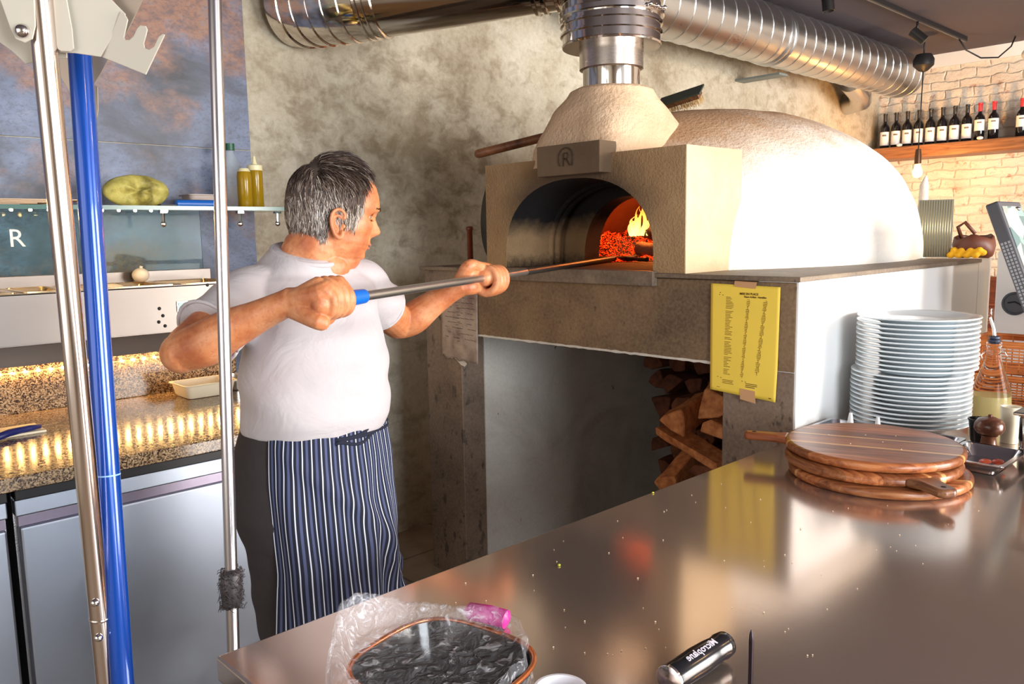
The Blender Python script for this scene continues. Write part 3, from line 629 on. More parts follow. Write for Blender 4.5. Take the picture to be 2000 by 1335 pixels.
# papers taped to the plinth
YP = NT('yellow_paper'); YP.set(Roughness=.6); v = YP.coord(); YP.p.inputs['Base Color'].default_value = lin(255, 220, 84); YP.set(Subsurface_Weight=0); YP = YP.m
INK = plain('faint_ink', lin(120, 84, 20), .7); INKD = plain('dark_ink', lin(84, 56, 20), .7); TAPE = plain('masking_tape', lin(206, 158, 112), .6)
pp = thing('recipe_sheet', (2.17, 1.275, 1.17), 'yellow printed prep list with vertical handwriting taped to the right pier', 'paper sheet')
Y0, Y1, Z0, Z1 = 1.397, 1.166, 1.008, 1.338   # left..right on the page
def px(u, v):   # page coordinates u right, v down -> surface
    y = Y0+(Y1-Y0)*u+(.006 if 0 else 0)+.012*(v-.5)*(-1)*0; z = Z1-(Z1-Z0)*v-.004*u
    bul = .003+.006*sin(pi*min(1, max(0, u)))*v+.020*max(0, u-.75)*max(0, v-.75)*4+.010*max(0, .3-u)*v
    z += -.012*max(0, v-.9)*10*u*.6
    return Vector((2.1745-bul, y+.004*v*(1-2*u)*-1, z))
page = obj('page', MB().grid(24, 30, px), YP, pp, smooth='all', solid=.0006)
def lift(u, v): return px(u, v)+Vector((-.0009, 0, 0))
mb = MB(); mbd = MB()
def dash(m, u, v, w, h=.006):
    m.add([lift(u, v), lift(u+w, v+.002), lift(u+w, v+h+.002), lift(u, v+h)], [(0, 1, 2, 3)])
v = .115
for blk, nl in ((0, 8), (1, 16), (2, 2), (3, 9), (4, 7), (5, 4)):
    for i in range(nl):
        u = .24-.03*v; w = rnd.uniform(.05, .11)
        while u < .24-.03*v+w: k = rnd.uniform(.008, .02); dash(mb, u, v, k, .005); u += k+.003
        v += .0145
    v += .012
v = .885
for i in range(3):
    u = .20
    while u < .20+rnd.uniform(.12, .2): k = rnd.uniform(.01, .02); dash(mb, u, v, k, .005); u += k+.003
    u = .56
    while u < .56+rnd.uniform(.12, .19): k = rnd.uniform(.01, .02); dash(mbd, u, v+.004, k, .006); u += k+.003
    v += .014
for u, v in ((.14, .075), (.13, .095), (.18, .097), (.12, .862), (.17, .868), (.50, .872), (.55, .876)): dash(mbd, u, v, .014, .006)
for k in range(4): dash(mb, .11+.014*k, .958, .01, .004); dash(mbd, .90+.010*k, .975, .008, .006)
obj('printed_list', mb, INK, page, norm=False)
obj('list_bullets', mbd, INKD, page, norm=False)
Mh = frame((px(.57, .078).x-.0012, px(.57, .078).y, px(.57, .078).z), (0, -1, 0), (0, 0, 1))
obj('heading', text_mb('MISE EN PLACE', .0092, Mh, .0001, .0002), INKD, page, norm=False)
Mh = frame((px(.66, .103).x-.0012, px(.66, .103).y, px(.66, .103).z), (0, -1, 0), (0, 0, 1))
obj('heading', text_mb('VERS MAKEN   NOG NODIG' if 0 else 'Naam Artikel - Aantallen', .0072, Mh, .0001, .0002), INKD, page, norm=False)
mb = MB()
for (u0, vlo, vhi, amp) in ((.565, .84, .13, .016), (.785, .80, .13, .02)):
    P = []; n = 500
    for k in range(n+1):
        t = k/n; w = sin(t*300)*amp*1.5*(.5+.5*abs(sin(t*31)))*(0.1 if sin(t*38+u0*9) > .8 else 1); P.append(lift(u0-.07*(1-t)*1.0+w+(.0 if u0 < .6 else .02*t), vlo+(vhi-vlo)*t+.006*cos(t*300)))
    mb.tube(P, .0004, 4)
obj('handwriting', mb, INK, page, norm=False)
def tape(u, v, w, h, sk): 
    P = [lift(u, v), lift(u+w, v+.004), lift(u+w+sk, v+h), lift(u+sk*.4, v+h-.01)]; P = [p+Vector((-.0008, 0, 0)) for p in P]
    return MB().add(P, [(0, 1, 2, 3)])
obj('tape_strip', tape(.36, -.035, .32, .062, -.02), TAPE, pp, norm=False, solid=.0004)
obj('tape_strip', tape(.48, .94, .22, .10, .02), TAPE, pp, norm=False, solid=.0004)
# greyish old sheet at the left
GP = NT('stained_paper'); v = GP.coord(); GP.color(GP.ramp(GP.noise(v, 9, 5, .6), [(.35, lin(128, 106, 96)), (.6, lin(178, 160, 144))])); GP.set(Roughness=.75)
sp_ = thing('note_sheet', (2.17, 2.6, 1.15), 'stained greyish printed sheet with torn lower corner on the left pier', 'paper sheet')
def gx(u, v):
    tear = .018*nz((u*9, 0, 0), 1) if v > .98 else 0
    return Vector((2.1735-.004*v*sin(pi*u)-.006*v*u, 2.735-.242*u, 1.300-(.318-.0*u)*v-.012*u*v+tear))
pg = obj('page', MB().grid(20, 24, gx), GP.m, sp_, smooth='all', solid=.0006)
mb = MB(); rr = random.Random(3)
for k in range(9):
    v = .18+.066*k; u = .2 if k % 2 else .12
    while u < .85:
        w = rr.uniform(.05, .14); a = gx(u, v); b = gx(u+w, v+.006); dz = Vector((-.0012, 0, 0)); hh = Vector((0, 0, -.0016)); mb.add([a+dz, b+dz, b+dz+hh, a+dz+hh], [(0, 1, 2, 3)]); u += w+.01
        if rr.random() < .3: u += .12
for k in range(16): a = gx(.44+.02*sin(k*3), .12+.042*k); dz = Vector((-.0013, 0, 0)); mb.add([a+dz, a+dz+Vector((0, -.022, 0)), a+dz+Vector((0, -.022, -.0015)), a+dz+Vector((0, 0, -.0015))], [(0, 1, 2, 3)])
obj('printed_text', mb, plain('grey_ink', lin(66, 54, 50), .7), pg, norm=False)
mb = MB(); poly = [(2.69, .995), (2.64, .975), (2.61, .955), (2.585, .95), (2.57, .965), (2.60, .985), (2.63, .998)]
mb.add([(2.1738, y, z) for y, z in poly], [tuple(range(len(poly)))]); obj('torn_scrap', mb, WHITEP, sp_, norm=False, solid=.0008)

# things on the far end of the plinth
obj('weathered_post', MB().tube([(4.22, 1.530, .0), (4.22, 1.530, 1.6), (4.225, 1.53, 1.70), (4.23, 1.525, 1.745)], [.022, .022, .02, .003], 12), m_concrete('peeling_white_wood', lin(150, 110, 86), lin(216, 208, 196), lin(236, 232, 226), .02, .6), label='slim peeling white post with pointed top beside the dome end', cat='post', smooth=40)
gr = thing('grill_grate', (3.84, 1.31, HZ), 'ribbed metal grate standing upright on the plinth end between post and basket', 'grate')
G0 = Vector((3.80, 1.395, HZ)); GX = (Vector((3.86, 1.272, HZ))-G0); GLn = GX.length; GX.normalize(); GN = GX.cross(Vector((0, 0, 1))).normalized()
MG = frame(G0, GX, (0, 0, 1))
obj('frame', MB().box(0, GLn, 0, .005, -.008, 0, MG).box(0, GLn, .245, .25, -.008, 0, MG).box(0, .004, 0, .25, -.008, 0, MG).box(GLn-.006, GLn, 0, .25, -.008, 0, MG).box(0, GLn, 0, .25, .0, .002, MG), plain('grey_frame_metal', lin(120, 116, 104), .4, .7), gr)
for i in range(13):
    o = obj('rib', MB().tube([MG @ Vector((.008+i*(GLn-.018)/12, .004, -.001)), MG @ Vector((.008+i*(GLn-.018)/12, .246, -.001))], .0042, 8), plain('olive_rib_metal', lin(150, 140, 106), .35, .6), gr, smooth='all')
bk = thing('leather_basket', (3.86, 1.16, HZ), 'brown leather-like bag slumped open with yellow cloth on the plinth end', 'bag')
BR = plain('brown_leather', lin(96, 48, 28), .5, bump=(20, .3)); YC = plain('yellow_cloth', lin(236, 178, 20), .75, bump=(30, .4))
mb = MB(); c = Vector((3.93, 1.205, HZ))
for i in range(22):
    pass
P = [c+Vector((.05*cos(a), .075*sin(a), .055+.018*sin(2*a))) for a in [2*pi*i/20 for i in range(20)]]
mb = MB().lathe([(.058, 0), (.078, .01), (.085, .05), (.078, .085), (.066, .095), (.064, .09), (.072, .05), (.05, .02), (0, .015)], c, 28)
mb.v = [(x, y, z+.022*nz((x, y, z), 18)) for x, y, z in mb.v]
obj('bag_body', mb, BR, bk, smooth='all')
obj('bag_handle', MB().tube([c+Vector((0, .05, .08)), c+Vector((-.01, .065, .13)), c+Vector((0, .04, .15)), c+Vector((.01, .0, .10))], .008, 10), BR, bk, smooth='all')
mb = MB()
for i in range(12): a = i*.9; mb.ell(c+Vector((-.06-.01*(i % 3), -.055+.011*i, .02+.012*sin(i*2.1))), (.018, .016, .014))
obj('folded_cloth', remesh(mb, .004, 2), YC, label='bright yellow cloth bunched in the mouth of the brown bag', cat='cloth', smooth='all')
# ------------------------------------------------------------------ left counter
wc = obj('worktop', MB().box(-.9, 1.48, 2.365, 3.27, .862, .90).box(-.9, 1.48, 3.245, 3.286, .90, 1.078), GRANITE, label='polished speckled granite worktop with upstand along the left wall', cat='worktop', bevel=.003)
DST = m_steel('dull_door_steel', lin(184, 192, 206), .44, (2, 30, 2), .10, .03, 2.5)
def fridge(x0, x1, lab):
    f = thing('counter_fridge', ((x0+x1)/2, 2.8, 0), lab, 'counter fridge')
    obj('fridge_body', MB().box(x0, x1, 2.43, 3.25, .08, .852), STEEL, f)
    obj('top_rail', MB().box(x0, x1, 2.395, 2.43, .785, .828), DST, f, bevel=.003)
    obj('rail_lip', MB().box(x0, x1, 2.380, 2.43, .832, .858), BLACKM, f, bevel=.002)
    d = obj('fridge_door', MB().box(x0+.006, x1-.006, 2.388, 2.425, .10, .755), DST, f, bevel=.006)
    obj('door_grip', MB().box(x0+.006, x1-.006, 2.402, 2.43, .756, .783), plain('violet_grey_steel', lin(150, 140, 156), .35, .9), d)  # violet-grey strip above the door
    obj('plinth_kick', MB().box(x0, x1, 2.47, 3.2, 0, .08), BLACKM, f)
fridge(-.28, .448, 'steel under-counter fridge door at the left edge, left of the dark gap')
fridge(.466, 1.46, 'wide steel under-counter fridge door behind the poles, right of the dark gap')
# ingredient rail on legs
ir = thing('ingredient_rail', (.7, 3.0, 1.19), 'steel topping rail with sunken pans above the granite worktop', 'ingredient rail')
RX1 = 1.36
mb = MB().box(-.4, RX1, 2.80, 2.806, 1.188, 1.344).box(-.4, RX1, 3.16, 3.166, 1.19, 1.385).box(RX1-.006, RX1, 2.80, 3.166, 1.19, 1.344).box(-.4, RX1, 2.80, 3.166, 1.185, 1.190)
obj('rail_casing', mb, m_steel('warm_casing_steel', lin(128, 120, 114), .40, (2, 20, 20), .08, .05), ir, bevel=.002)
# pans
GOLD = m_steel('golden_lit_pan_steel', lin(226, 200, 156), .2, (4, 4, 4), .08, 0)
xs = [-.38, -.02, .30, .62, .78, 1.10, 1.34]
mb = MB()
for x in xs[1:-1]: mb.box(x-.007, x+.007, 2.815, 3.15, 1.334, 1.346)
mb.box(-.4, RX1, 2.80, 2.822, 1.338, 1.3455).box(-.4, RX1, 3.14, 3.16, 1.338, 1.3455)
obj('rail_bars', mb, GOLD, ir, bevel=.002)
def gn_pan(mb, x0, x1, y0, y1, zt, dp, t=.012, rim=.01):
    """open tray: rim, sloped walls, bottom; rounded corners"""
    def ring(ins, z, rc, n=5):
        P = []
        for (cx, cy, a0) in ((x1-ins-rc, y1-ins-rc, 0), (x0+ins+rc, y1-ins-rc, 90), (x0+ins+rc, y0+ins+rc, 180), (x1-ins-rc, y0+ins+rc, 270)):
            for k in range(n+1): a = radians(a0+90*k/n); P.append((cx+rc*cos(a), cy+rc*sin(a), z))
        return P
    R = [ring(0, zt-.004, .014), ring(0, zt, .014), ring(rim, zt, .02), ring(rim+.002, zt-.006, .02), ring(rim+t, zt-dp+.01, .018), ring(rim+t+.008, zt-dp, .012)]
    n = len(R[0]); V = [p for r in R for p in r]; F = [(i*n+k, i*n+(k+1) % n, (i+1)*n+(k+1) % n, (i+1)*n+k) for i in range(len(R)-1) for k in range(n)]; F.append(tuple((len(R)-1)*n+k for k in range(n)))
    return mb.add(V, F)
for i, lab in enumerate(('leftmost topping pan at the frame edge', 'topping pan behind the shiny tube', 'topping pan behind the blue tube', 'narrow topping pan right of the blue tube', 'topping pan holding white cheese', 'rightmost topping pan near the cook')):
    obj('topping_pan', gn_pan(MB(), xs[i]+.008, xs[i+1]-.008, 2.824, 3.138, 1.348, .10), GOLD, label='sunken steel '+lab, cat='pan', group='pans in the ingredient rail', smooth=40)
CHZ = plain('white_cheese', lin(232, 222, 200), .6, bump=(30, .3))
obj('cheese_ball', MB().ell((.93, 2.98, 1.318), (.055, .05, .035)), CHZ, label='white cheese ball in the topping pan', cat='cheese', smooth='all')
obj('garlic_bulb', MB().ell((1.075, 3.11, 1.372), (.03, .028, .026)).tube([(1.075, 3.11, 1.39), (1.08, 3.11, 1.405)], .006, 8), CHZ, label='round white bulb sitting at the back of the topping rail', cat='garlic', smooth='all')
obj('mozzarella', MB().ell((.70, 2.95, 1.275), (.05, .08, .03)), CHZ, label='pale shredded cheese in the narrow pan beside the bar', cat='cheese', smooth='all')
obj('thermostat_display', MB().box(1.082, 1.166, 2.794, 2.7995, 1.258, 1.286), plain('turquoise_display', lin(150, 204, 196), .2), ir, bevel=.001)
obj('display_frame', MB().box(1.078, 1.170, 2.796, 2.7998, 1.254, 1.290), CHROME, ir, bevel=.001)
mb = MB()
for x, z in ((.0, 1.34), (.55, 1.325), (1.02, 1.27), (1.03, 1.245), (1.015, 1.225), (1.035, 1.21), (1.19, 1.34)): mb.ell((x, 2.7995, z), (.006, .003, .006), None, 10, 6)
obj('casing_screw', mb, BLACKM, ir, smooth='all')
obj('rail_stand', MB().box(-.4, RX1, 3.18, 3.24, 1.075, 1.19).box(-.38, -.35, 2.9, 3.2, 1.12, 1.19), plain('dull_brown_panel', lin(98, 86, 78), .6), ir)
# warm led strip on the upstand
ls = thing('led_strip', (.9, 3.24, 1.04), 'string of small warm lights along the granite upstand', 'light strip')
obj('strip_wire', MB().box(.4, 1.47, 3.240, 3.2445, 1.043, 1.049), plain('led_tape', lin(200, 170, 120), .5), ls)
LE = NT('warm_led'); LE.set(Emission_Strength=420.); LE.p.inputs['Emission Color'].default_value = (1, .58, .20, 1); LE = LE.m
ld0 = obj('led', MB().ell((.42, 3.238, 1.046), (.005, .003, .004), None, 8, 5), LE, ls)
for i in range(1, 27):
    c_ = ld0.copy(); COL.objects.link(c_); c_.parent = ls; c_.matrix_parent_inverse = ld0.matrix_parent_inverse.copy(); c_.location.x = ld0.location.x+.0405*i
# glass shelf and guard
GT = NT('greenish_glass'); GT.set(Roughness=.02, Transmission_Weight=1., IOR=1.12, Specular_IOR_Level=.4); GT.p.inputs['Base Color'].default_value = (.72, .88, .86, 1); GT = GT.m
gs = thing('glass_guard', (.6, 3.05, 1.4), 'clear glass sneeze guard with shelf above the topping pans', 'glass guard')
obj('shelf_pane', MB().box(-.5, 1.62, 2.86, 3.24, 1.603, 1.611), GT, gs)
obj('upright_pane', MB().box(-.5, 1.335, 3.168, 3.174, 1.385, 1.603), GT, gs)
obj('front_edge', MB().box(-.5, 1.62, 2.855, 2.8598, 1.600, 1.614), plain('pane_edge_green', lin(66, 104, 96), .2), gs)
obj('end_edge', MB().box(1.616, 1.6205, 2.86, 2.93, 1.53, 1.603), plain('edge_bright_green', lin(40, 130, 104), .2), gs)
for x in (1.13, 1.42, 1.575):
    obj('shelf_clip', MB().tube([(x, 3.0, 1.602), (x, 3.0, 1.56)], .006, 8).ell((x, 3.0, 1.555), (.011, .008, .011)).box(x-.012, x+.012, 2.99, 3.01, 1.594, 1.602), CHROME, gs, smooth=40)
l2 = obj('led', MB().ell((-.1, 2.875, 1.598), (.005, .004, .004), None, 8, 5), LE, gs)
for i in range(1, 24):
    c_ = l2.copy(); COL.objects.link(c_); c_.parent = gs; c_.matrix_parent_inverse = l2.matrix_parent_inverse.copy(); c_.location.x = l2.location.x+.052*i
# reflected window lettering drawn onto the pane as a solid letter
Mr = frame((.70, 3.166, 1.510), (1, 0, 0), (0, 0, 1))
obj('reflected_letter', text_mb('R', .085, Mr, .0003, .0), plain('reflection_white', lin(190, 200, 204), .5), gs, norm=False)

# things on the glass shelf
ZS = 1.6112
YD = NT('dried_yellow_dough'); v = YD.coord(); n = YD.noise(v, 18, 5, .6); YD.color(YD.ramp(n, [(.3, lin(120, 110, 50)), (.5, lin(178, 166, 84)), (.7, lin(200, 190, 110))])); YD.set(Roughness=.6); YD.bump(n, .6, .01)
def hatf(nu, nv):
    V = []; F = []
    for j in range(nv+1):
        t = pi*j/nv
        for k in range(nu):
            p = 2*pi*k/nu; r = sin(t)**.8; x = .112*r*cos(p); z = .058*r*sin(p)*1.0; y = .04*cos(t)*(1+.2*sin(3*p)); q = Vector((x, y, z))
            # crumpled knot at the centre front
            if y < 0: d2 = (x-.015)**2+(z+.015)**2; y += -.02*exp(-d2/.0009)+.014*exp(-(sqrt(d2)-.035)**2/.0001)
            q = Vector((x, y, z+.004*nz(q, 22))); V.append(Vector((1.055, 3.03, ZS+.058))+q)
    for j in range(nv):
        for k in range(nu): k2 = (k+1) % nu; F.append((j*nu+k, (j+1)*nu+k, (j+1)*nu+k2, j*nu+k2))
    return MB().add(V, F)
obj('cloth_cap', hatf(48, 24), YD.m, label='crumpled yellow oval cloth bundle on the glass shelf', cat='cloth bundle', smooth='all')
BLUE = plain('blue_plastic', lin(22, 98, 190), .35)
kn = thing('blue_handled_scraper', (1.25, 3.0, ZS), 'scraper with a thick blue handle lying on the glass shelf', 'scraper')
obj('handle', MB().tube([(1.175, 3.0, ZS+.016), (1.18, 3.0, ZS+.016), (1.26, 3.0, ZS+.016), (1.332, 3.0, ZS+.016), (1.338, 3.0, ZS+.016)], [.008, .015, .0155, .0155, .008], 16), BLUE, kn, smooth=50)
obj('blade', MB().box(1.12, 1.176, 2.985, 3.015, ZS+.010, ZS+.013), BLACKM, kn)
obj('plastic_tub', gn_pan(MB(), 1.255, 1.375, 3.06, 3.17, ZS+.055, .050, .006, .004), plain('clouded_plastic', lin(206, 190, 180), .3, Alpha=.75), label='small clouded plastic tub behind the blue handle', cat='tub', smooth=40, solid=.0012)
OIL = plain('olive_oil', lin(178, 140, 18), .15, Transmission_Weight=.35, IOR=1.4); CREAM = plain('cream_cap', lin(226, 216, 172), .4)
sb = thing('squeeze_bottle', (1.515, 3.05, ZS), 'olive oil squeeze bottle with cream nozzle at the end of the glass shelf', 'bottle')
obj('bottle_body', MB().lathe([(.026, 0), (.029, .004), (.029, .14), (.028, .15), (0, .15)], (1.515, 3.05, ZS), 28), OIL, sb, smooth=40)
obj('nozzle_cap', MB().lathe([(.0295, .15), (.030, .152), (.029, .17), (.012, .174), (.009, .18), (.004, .205), (0, .206)], (1.515, 3.05, ZS), 28), CREAM, sb, smooth=40)
sb = thing('squeeze_bottle', (1.44, 3.10, ZS), 'olive oil bottle mostly hidden behind the thin pole', 'bottle')
obj('bottle_body', MB().lathe([(.024, 0), (.027, .004), (.027, .125), (.024, .14), (0, .14)], (1.445, 3.0, ZS), 28), OIL, sb, smooth=40)
obj('nozzle_cap', MB().lathe([(.025, .14), (.018, .152), (0, .153)], (1.445, 3.0, ZS), 28), CREAM, sb, smooth=40)
wb = thing('water_bottle', (1.46, 3.16, ZS), 'clear bottle with a dark green cap behind the oil bottles', 'bottle')
CLP = NT('clear_plastic'); CLP.set(Roughness=.05, Alpha=.28); CLP.p.inputs['Base Color'].default_value = lin(200, 210, 214); CLP = CLP.m
obj('bottle_body', MB().lathe([(.036, 0), (.038, .005), (.038, .15), (.03, .19), (.015, .22), (.013, .235), (0, .236)], (1.475, 3.17, ZS), 28), CLP, wb, smooth=50)
obj('green_cap', MB().lathe([(.018, .236), (.018, .262), (0, .263)], (1.475, 3.17, ZS), 24), plain('dark_green_cap', lin(20, 84, 58), .4), wb, smooth=40)
mb = MB()
for i in range(6): mb.box(.30+.04*i, .62+.05*i, 2.95, 3.12, ZS+.001+.004*i, ZS+.004+.004*i)
obj('paper_pile', mb, plain('kraft_paper', lin(198, 168, 140), .7), label='flat pile of brownish papers on the glass shelf behind the tubes', cat='paper')

# on the granite
TUB = plain('white_tub_plastic', lin(240, 228, 200), .4, Transmission_Weight=0.)
obj('dough_tub', gn_pan(MB(), 1.165, 1.375, 3.0, 3.17, .955, .052, .010, .006), TUB, label='white plastic tub on the granite worktop behind the cook elbow', cat='tub', smooth=40, solid=.002)
obj('tub_powder', MB().box(1.185, 1.355, 3.02, 3.15, .906, .925), plain('flour', lin(240, 234, 222), .9), label='white flour inside the plastic tub', cat='flour', kind='stuff', bevel=.01)
sp = thing('small_pan', (1.42, 3.1, .9), 'small steel pan with spoon beside the cook back', 'pan')
obj('pan_body', MB().lathe([(.05, 0), (.056, .004), (.060, .05), (.062, .05), (.058, .002), (0, .002)], (1.415, 3.12, .902), 32), PAN, sp, smooth=40)
obj('spoon', MB().tube([(1.40, 3.14, .93), (1.33, 3.02, .975)], .004, 8).ell((1.405, 3.15, .93), (.02, .02, .006)), CHROME, sp, smooth=40)
cbd = obj('cutting_board', MB().box(.40, .665, 2.86, 3.0, .9, .908), plain('cream_board', lin(236, 220, 190), .5), label='thin cream cutting board on the granite at the left edge', cat='cutting board', bevel=.003)
kf = thing('knife', (.55, 2.9, .91), 'knife with a curved dark blue handle on the cream board', 'knife')
obj('handle', MB().tube([(.50, 2.80, .915), (.56, 2.855, .917), (.62, 2.878, .917), (.655, 2.885, .917)], [.010, .012, .010, .007], 10), plain('dark_blue_plastic', lin(34, 40, 104), .4), kf, smooth='all')
obj('blade', MB().prism([(0, -.008), (.06, -.004), (.085, .006), (0, .008)], (.652, 2.885, .9145), (.97, .22, 0), (-.22, .97, 0), (0, 0, .002)), CHROME, kf)

# ------------------------------------------------------------------ the steel table
tb = thing('steel_table', (1.9, .3, 0), 'long stainless steel work table filling the foreground', 'table')
obj('tabletop', MB().box(.447, 3.22, -.9, 1.108, .862, .90), STEELT, tb, bevel=.004, seg=3)
for x, y in ((.52, 1.03), (3.1, 1.03), (.52, -.8), (3.1, -.8)): obj('leg', MB().box(x-.02, x+.02, y-.02, y+.02, 0, .862), STEEL, tb, bevel=.003)
obj('lower_shelf', MB().box(.5, 2.95, -.84, 1.05, .25, .275), STEEL, tb, bevel=.003)
# ------------------------------------------------------------------ the cook
man = thing('person', (.97, 1.70, 0), 'grey-haired man in white t-shirt and navy striped apron holding a long peel', 'person')
V3 = Vector
def spline(P, n=6):
    """Catmull-Rom through tuples of any length"""
    out = []; m = len(P)
    for i in range(m-1):
        a, b, c, d = P[max(i-1, 0)], P[i], P[i+1], P[min(i+2, m-1)]
        for k in range(n):
            t = k/n; out.append(tuple(.5*((2*q1)+(-q0+q2)*t+(2*q0-5*q1+4*q2-q3)*t*t+(-q0+3*q1-3*q2+q3)*t**3) for q0, q1, q2, q3 in zip(a, b, c, d)))
    out.append(tuple(P[-1])); return out
def limb(mb, P, n=20, up=None):
    """P: (x,y,z,r) points -> smooth tapered limb with round ends"""
    Q = spline(P, 5); a = V3(Q[0][:3]); b = V3(Q[1][:3]); d0 = (a-b).normalized(); e = V3(Q[-1][:3]); d1 = (e-V3(Q[-2][:3])).normalized()
    pts = [a+d0*Q[0][3]*.95, a+d0*Q[0][3]*.7]+[V3(q[:3]) for q in Q]+[e+d1*Q[-1][3]*.7, e+d1*Q[-1][3]*.95]
    R = [Q[0][3]*.3, Q[0][3]*.72]+[q[3] for q in Q]+[Q[-1][3]*.72, Q[-1][3]*.3]
    return mb.tube(pts, R, n)
def ellstack(mb, S, n=48, ex=2.2, rot=0):
    """S: (z, cx, cy, a, b)"""
    Q = spline(S, 6); V = []; F = []
    for (z, cx, cy, a, b) in Q:
        for k in range(n):
            t = 2*pi*k/n; c_, s_ = cos(t), sin(t); x = a*abs(c_)**(2/ex)*(1 if c_ > 0 else -1); y = b*abs(s_)**(2/ex)*(1 if s_ > 0 else -1)
            V.append((cx+x*cos(rot)-y*sin(rot), cy+x*sin(rot)+y*cos(rot), z))
    m = len(Q)
    for i in range(m-1):
        for k in range(n): k2 = (k+1) % n; F.append((i*n+k, i*n+k2, (i+1)*n+k2, (i+1)*n+k))
    F.append(tuple(range(n-1, -1, -1))); F.append(tuple((m-1)*n+k for k in range(n)))
    return mb.add(V, F)
# peel line
G0 = V3((.857, 1.438, 1.371)); 
PD = (V3((2.50, 2.145, 1.384))-G0).normalized()      # direction of the shaft into the mouth
def shaft(t): return G0+PD*t
NK = V3((.995, 1.765, 1.455)); RS = V3((.845, 1.765, 1.362)); LS = V3((1.150, 1.775, 1.372))
RE = V3((.652, 1.668, 1.272)); RW = V3((.787, 1.490, 1.368)); LE_ = V3((1.355, 1.895, 1.250)); LW = V3((1.465, 1.775, 1.345))
# ---- head
HC = V3((1.036, 1.734, 1.446))                       # under the chin, on the head axis
az = radians(-17); HF = V3((cos(az), sin(az), -.13)).normalized(); HL = V3((0, 0, 1)).cross(HF).normalized(); HU = HF.cross(HL)
HS = 1.0
def hp_(x, y, z): return HC+HF*x*HS+HL*y*HS+HU*z*HS
FR_ = [(-.004, .045), (.004, .076), (.012, .087), (.022, .087), (.030, .088), (.036, .094), (.041, .092), (.046, .0965), (.056, .098), (.065, .098), (.080, .099), (.095, .100), (.110, .101), (.120, .108), (.130, .1125), (.145, .113), (.160, .110), (.180, .103), (.200, .089), (.220, .064), (.236, .036), (.243, .012)]
BK_ = [(-.004, .035), (.02, .050), (.05, .070), (.08, .090), (.11, .1), (.14, .104), (.17, .098), (.20, .078), (.22, .052), (.236, .025), (.243, .010)]
WD_ = [(-.004, .036), (.004, .046), (.012, .053), (.03, .062), (.05, .068), (.08, .073), (.11, .077), (.14, .080), (.17, .078), (.20, .066), (.22, .046), (.236, .024), (.243, .008)]
NS_ = [(.058, 0), (.063, .006), (.068, .016), (.074, .025), (.080, .0265), (.088, .0225), (.098, .015), (.108, .0095), (.118, .004), (.126, 0)]
def itp(T, z):
    if z <= T[0][0]: return T[0][1]
    for (a, u), (b, v) in zip(T, T[1:]):
        if z <= b: t = (z-a)/(b-a); t = t*t*(3-2*t)*.5+t*.5; return u+(v-u)*t
    return T[-1][1]
def g(x, s): return exp(-(x/s)**2)
def headpt(p, z):
    f, b, w = itp(FR_, z), itp(BK_, z), itp(WD_, z); c_, s_ = cos(p), sin(p); e = 2.25
    F = f if c_ > 0 else b
    x = F*abs(c_)**(2/e)*(1 if c_ > 0 else -1); y = w*abs(s_)**(2/e)*(1 if s_ > 0 else -1)
    if c_ > 0:
        n = itp(NS_, z) if .058 < z < .126 else 0
        nw = .0115+.006*g(z-.074, .010)
        x += n*g(y, nw)
        ay = abs(y)
        x -= .012*g(ay-.033, .017)*g(z-.112, .013)           # eye socket
        x += .005*g(ay-.032, .024)*g(z-.129, .007)           # brow ridge
        x += .004*g(ay-.046, .016)*g(z-.088, .014)           # cheek bone
        y += (.004*g(ay-.055, .02)*g(z-.088, .018))*(1 if y > 0 else -1)
        x -= .004*g(ay-.030, .008)*g(z-.058, .016)           # nasolabial fold
        x += .005*g(y, .020)*g(z-.0465, .0045)+.004*g(y, .018)*g(z-.036, .0045)-.005*g(y, .026)*g(z-.0412, .0018)
        x += .003*g(y, .017)*g(z-.014, .010)
    return hp_(x, y, z)
def headmesh(mb, nu=128, nv=130):
    zs = [-.004+.247*j/nv for j in range(nv+1)]; V = []; F = []
    for z in zs:
        for k in range(nu): V.append(headpt(2*pi*k/nu, z))
    for j in range(nv):
        for k in range(nu): k2 = (k+1) % nu; F.append((j*nu+k, j*nu+k2, (j+1)*nu+k2, (j+1)*nu+k))
    F.append(tuple(range(nu-1, -1, -1))); F.append(tuple(nv*nu+k for k in range(nu)))
    return mb.add(V, F)
def ear(mb, sd):
    # helix rim
    y0 = .0735*sd
    def E(u, v, o=0): return hp_(-.002+u, y0+sd*(.006+o)+sd*(-.16*u), .083+v)   # tilted plate, back edge stands off
    rim = [(.012, .012), (.013, .022), (.006, .031), (-.005, .033), (-.016, .026), (-.020, .012), (-.018, -.004), (-.011, -.019), (-.003, -.029), (.006, -.031), (.010, -.024), (.009, -.014)]
    Q = spline([(*E(u, v, .006), .0042 if v > -.02 else .006) for u, v in rim], 4)
    mb.tube([q[:3] for q in Q], [q[3] for q in Q], 10)
    Q = spline([(*E(u*.55-.002, v*.55+.001, .0035), .0035) for u, v in rim[1:9]], 4); mb.tube([q[:3] for q in Q], [q[3] for q in Q], 8)
    mb.prism([(a*.95, b*.95) for a, b in rim], E(0, 0, -.004), HF*HS, HU*HS, HL*sd*.006)
    mb.ell(E(.013, -.004, .003), (.005, .005, .006))
    mb.ell(E(0, 0, -.010), (.014, .010, .026))
bd = MB(); headmesh(bd); ear(bd, -1); ear(bd, 1)
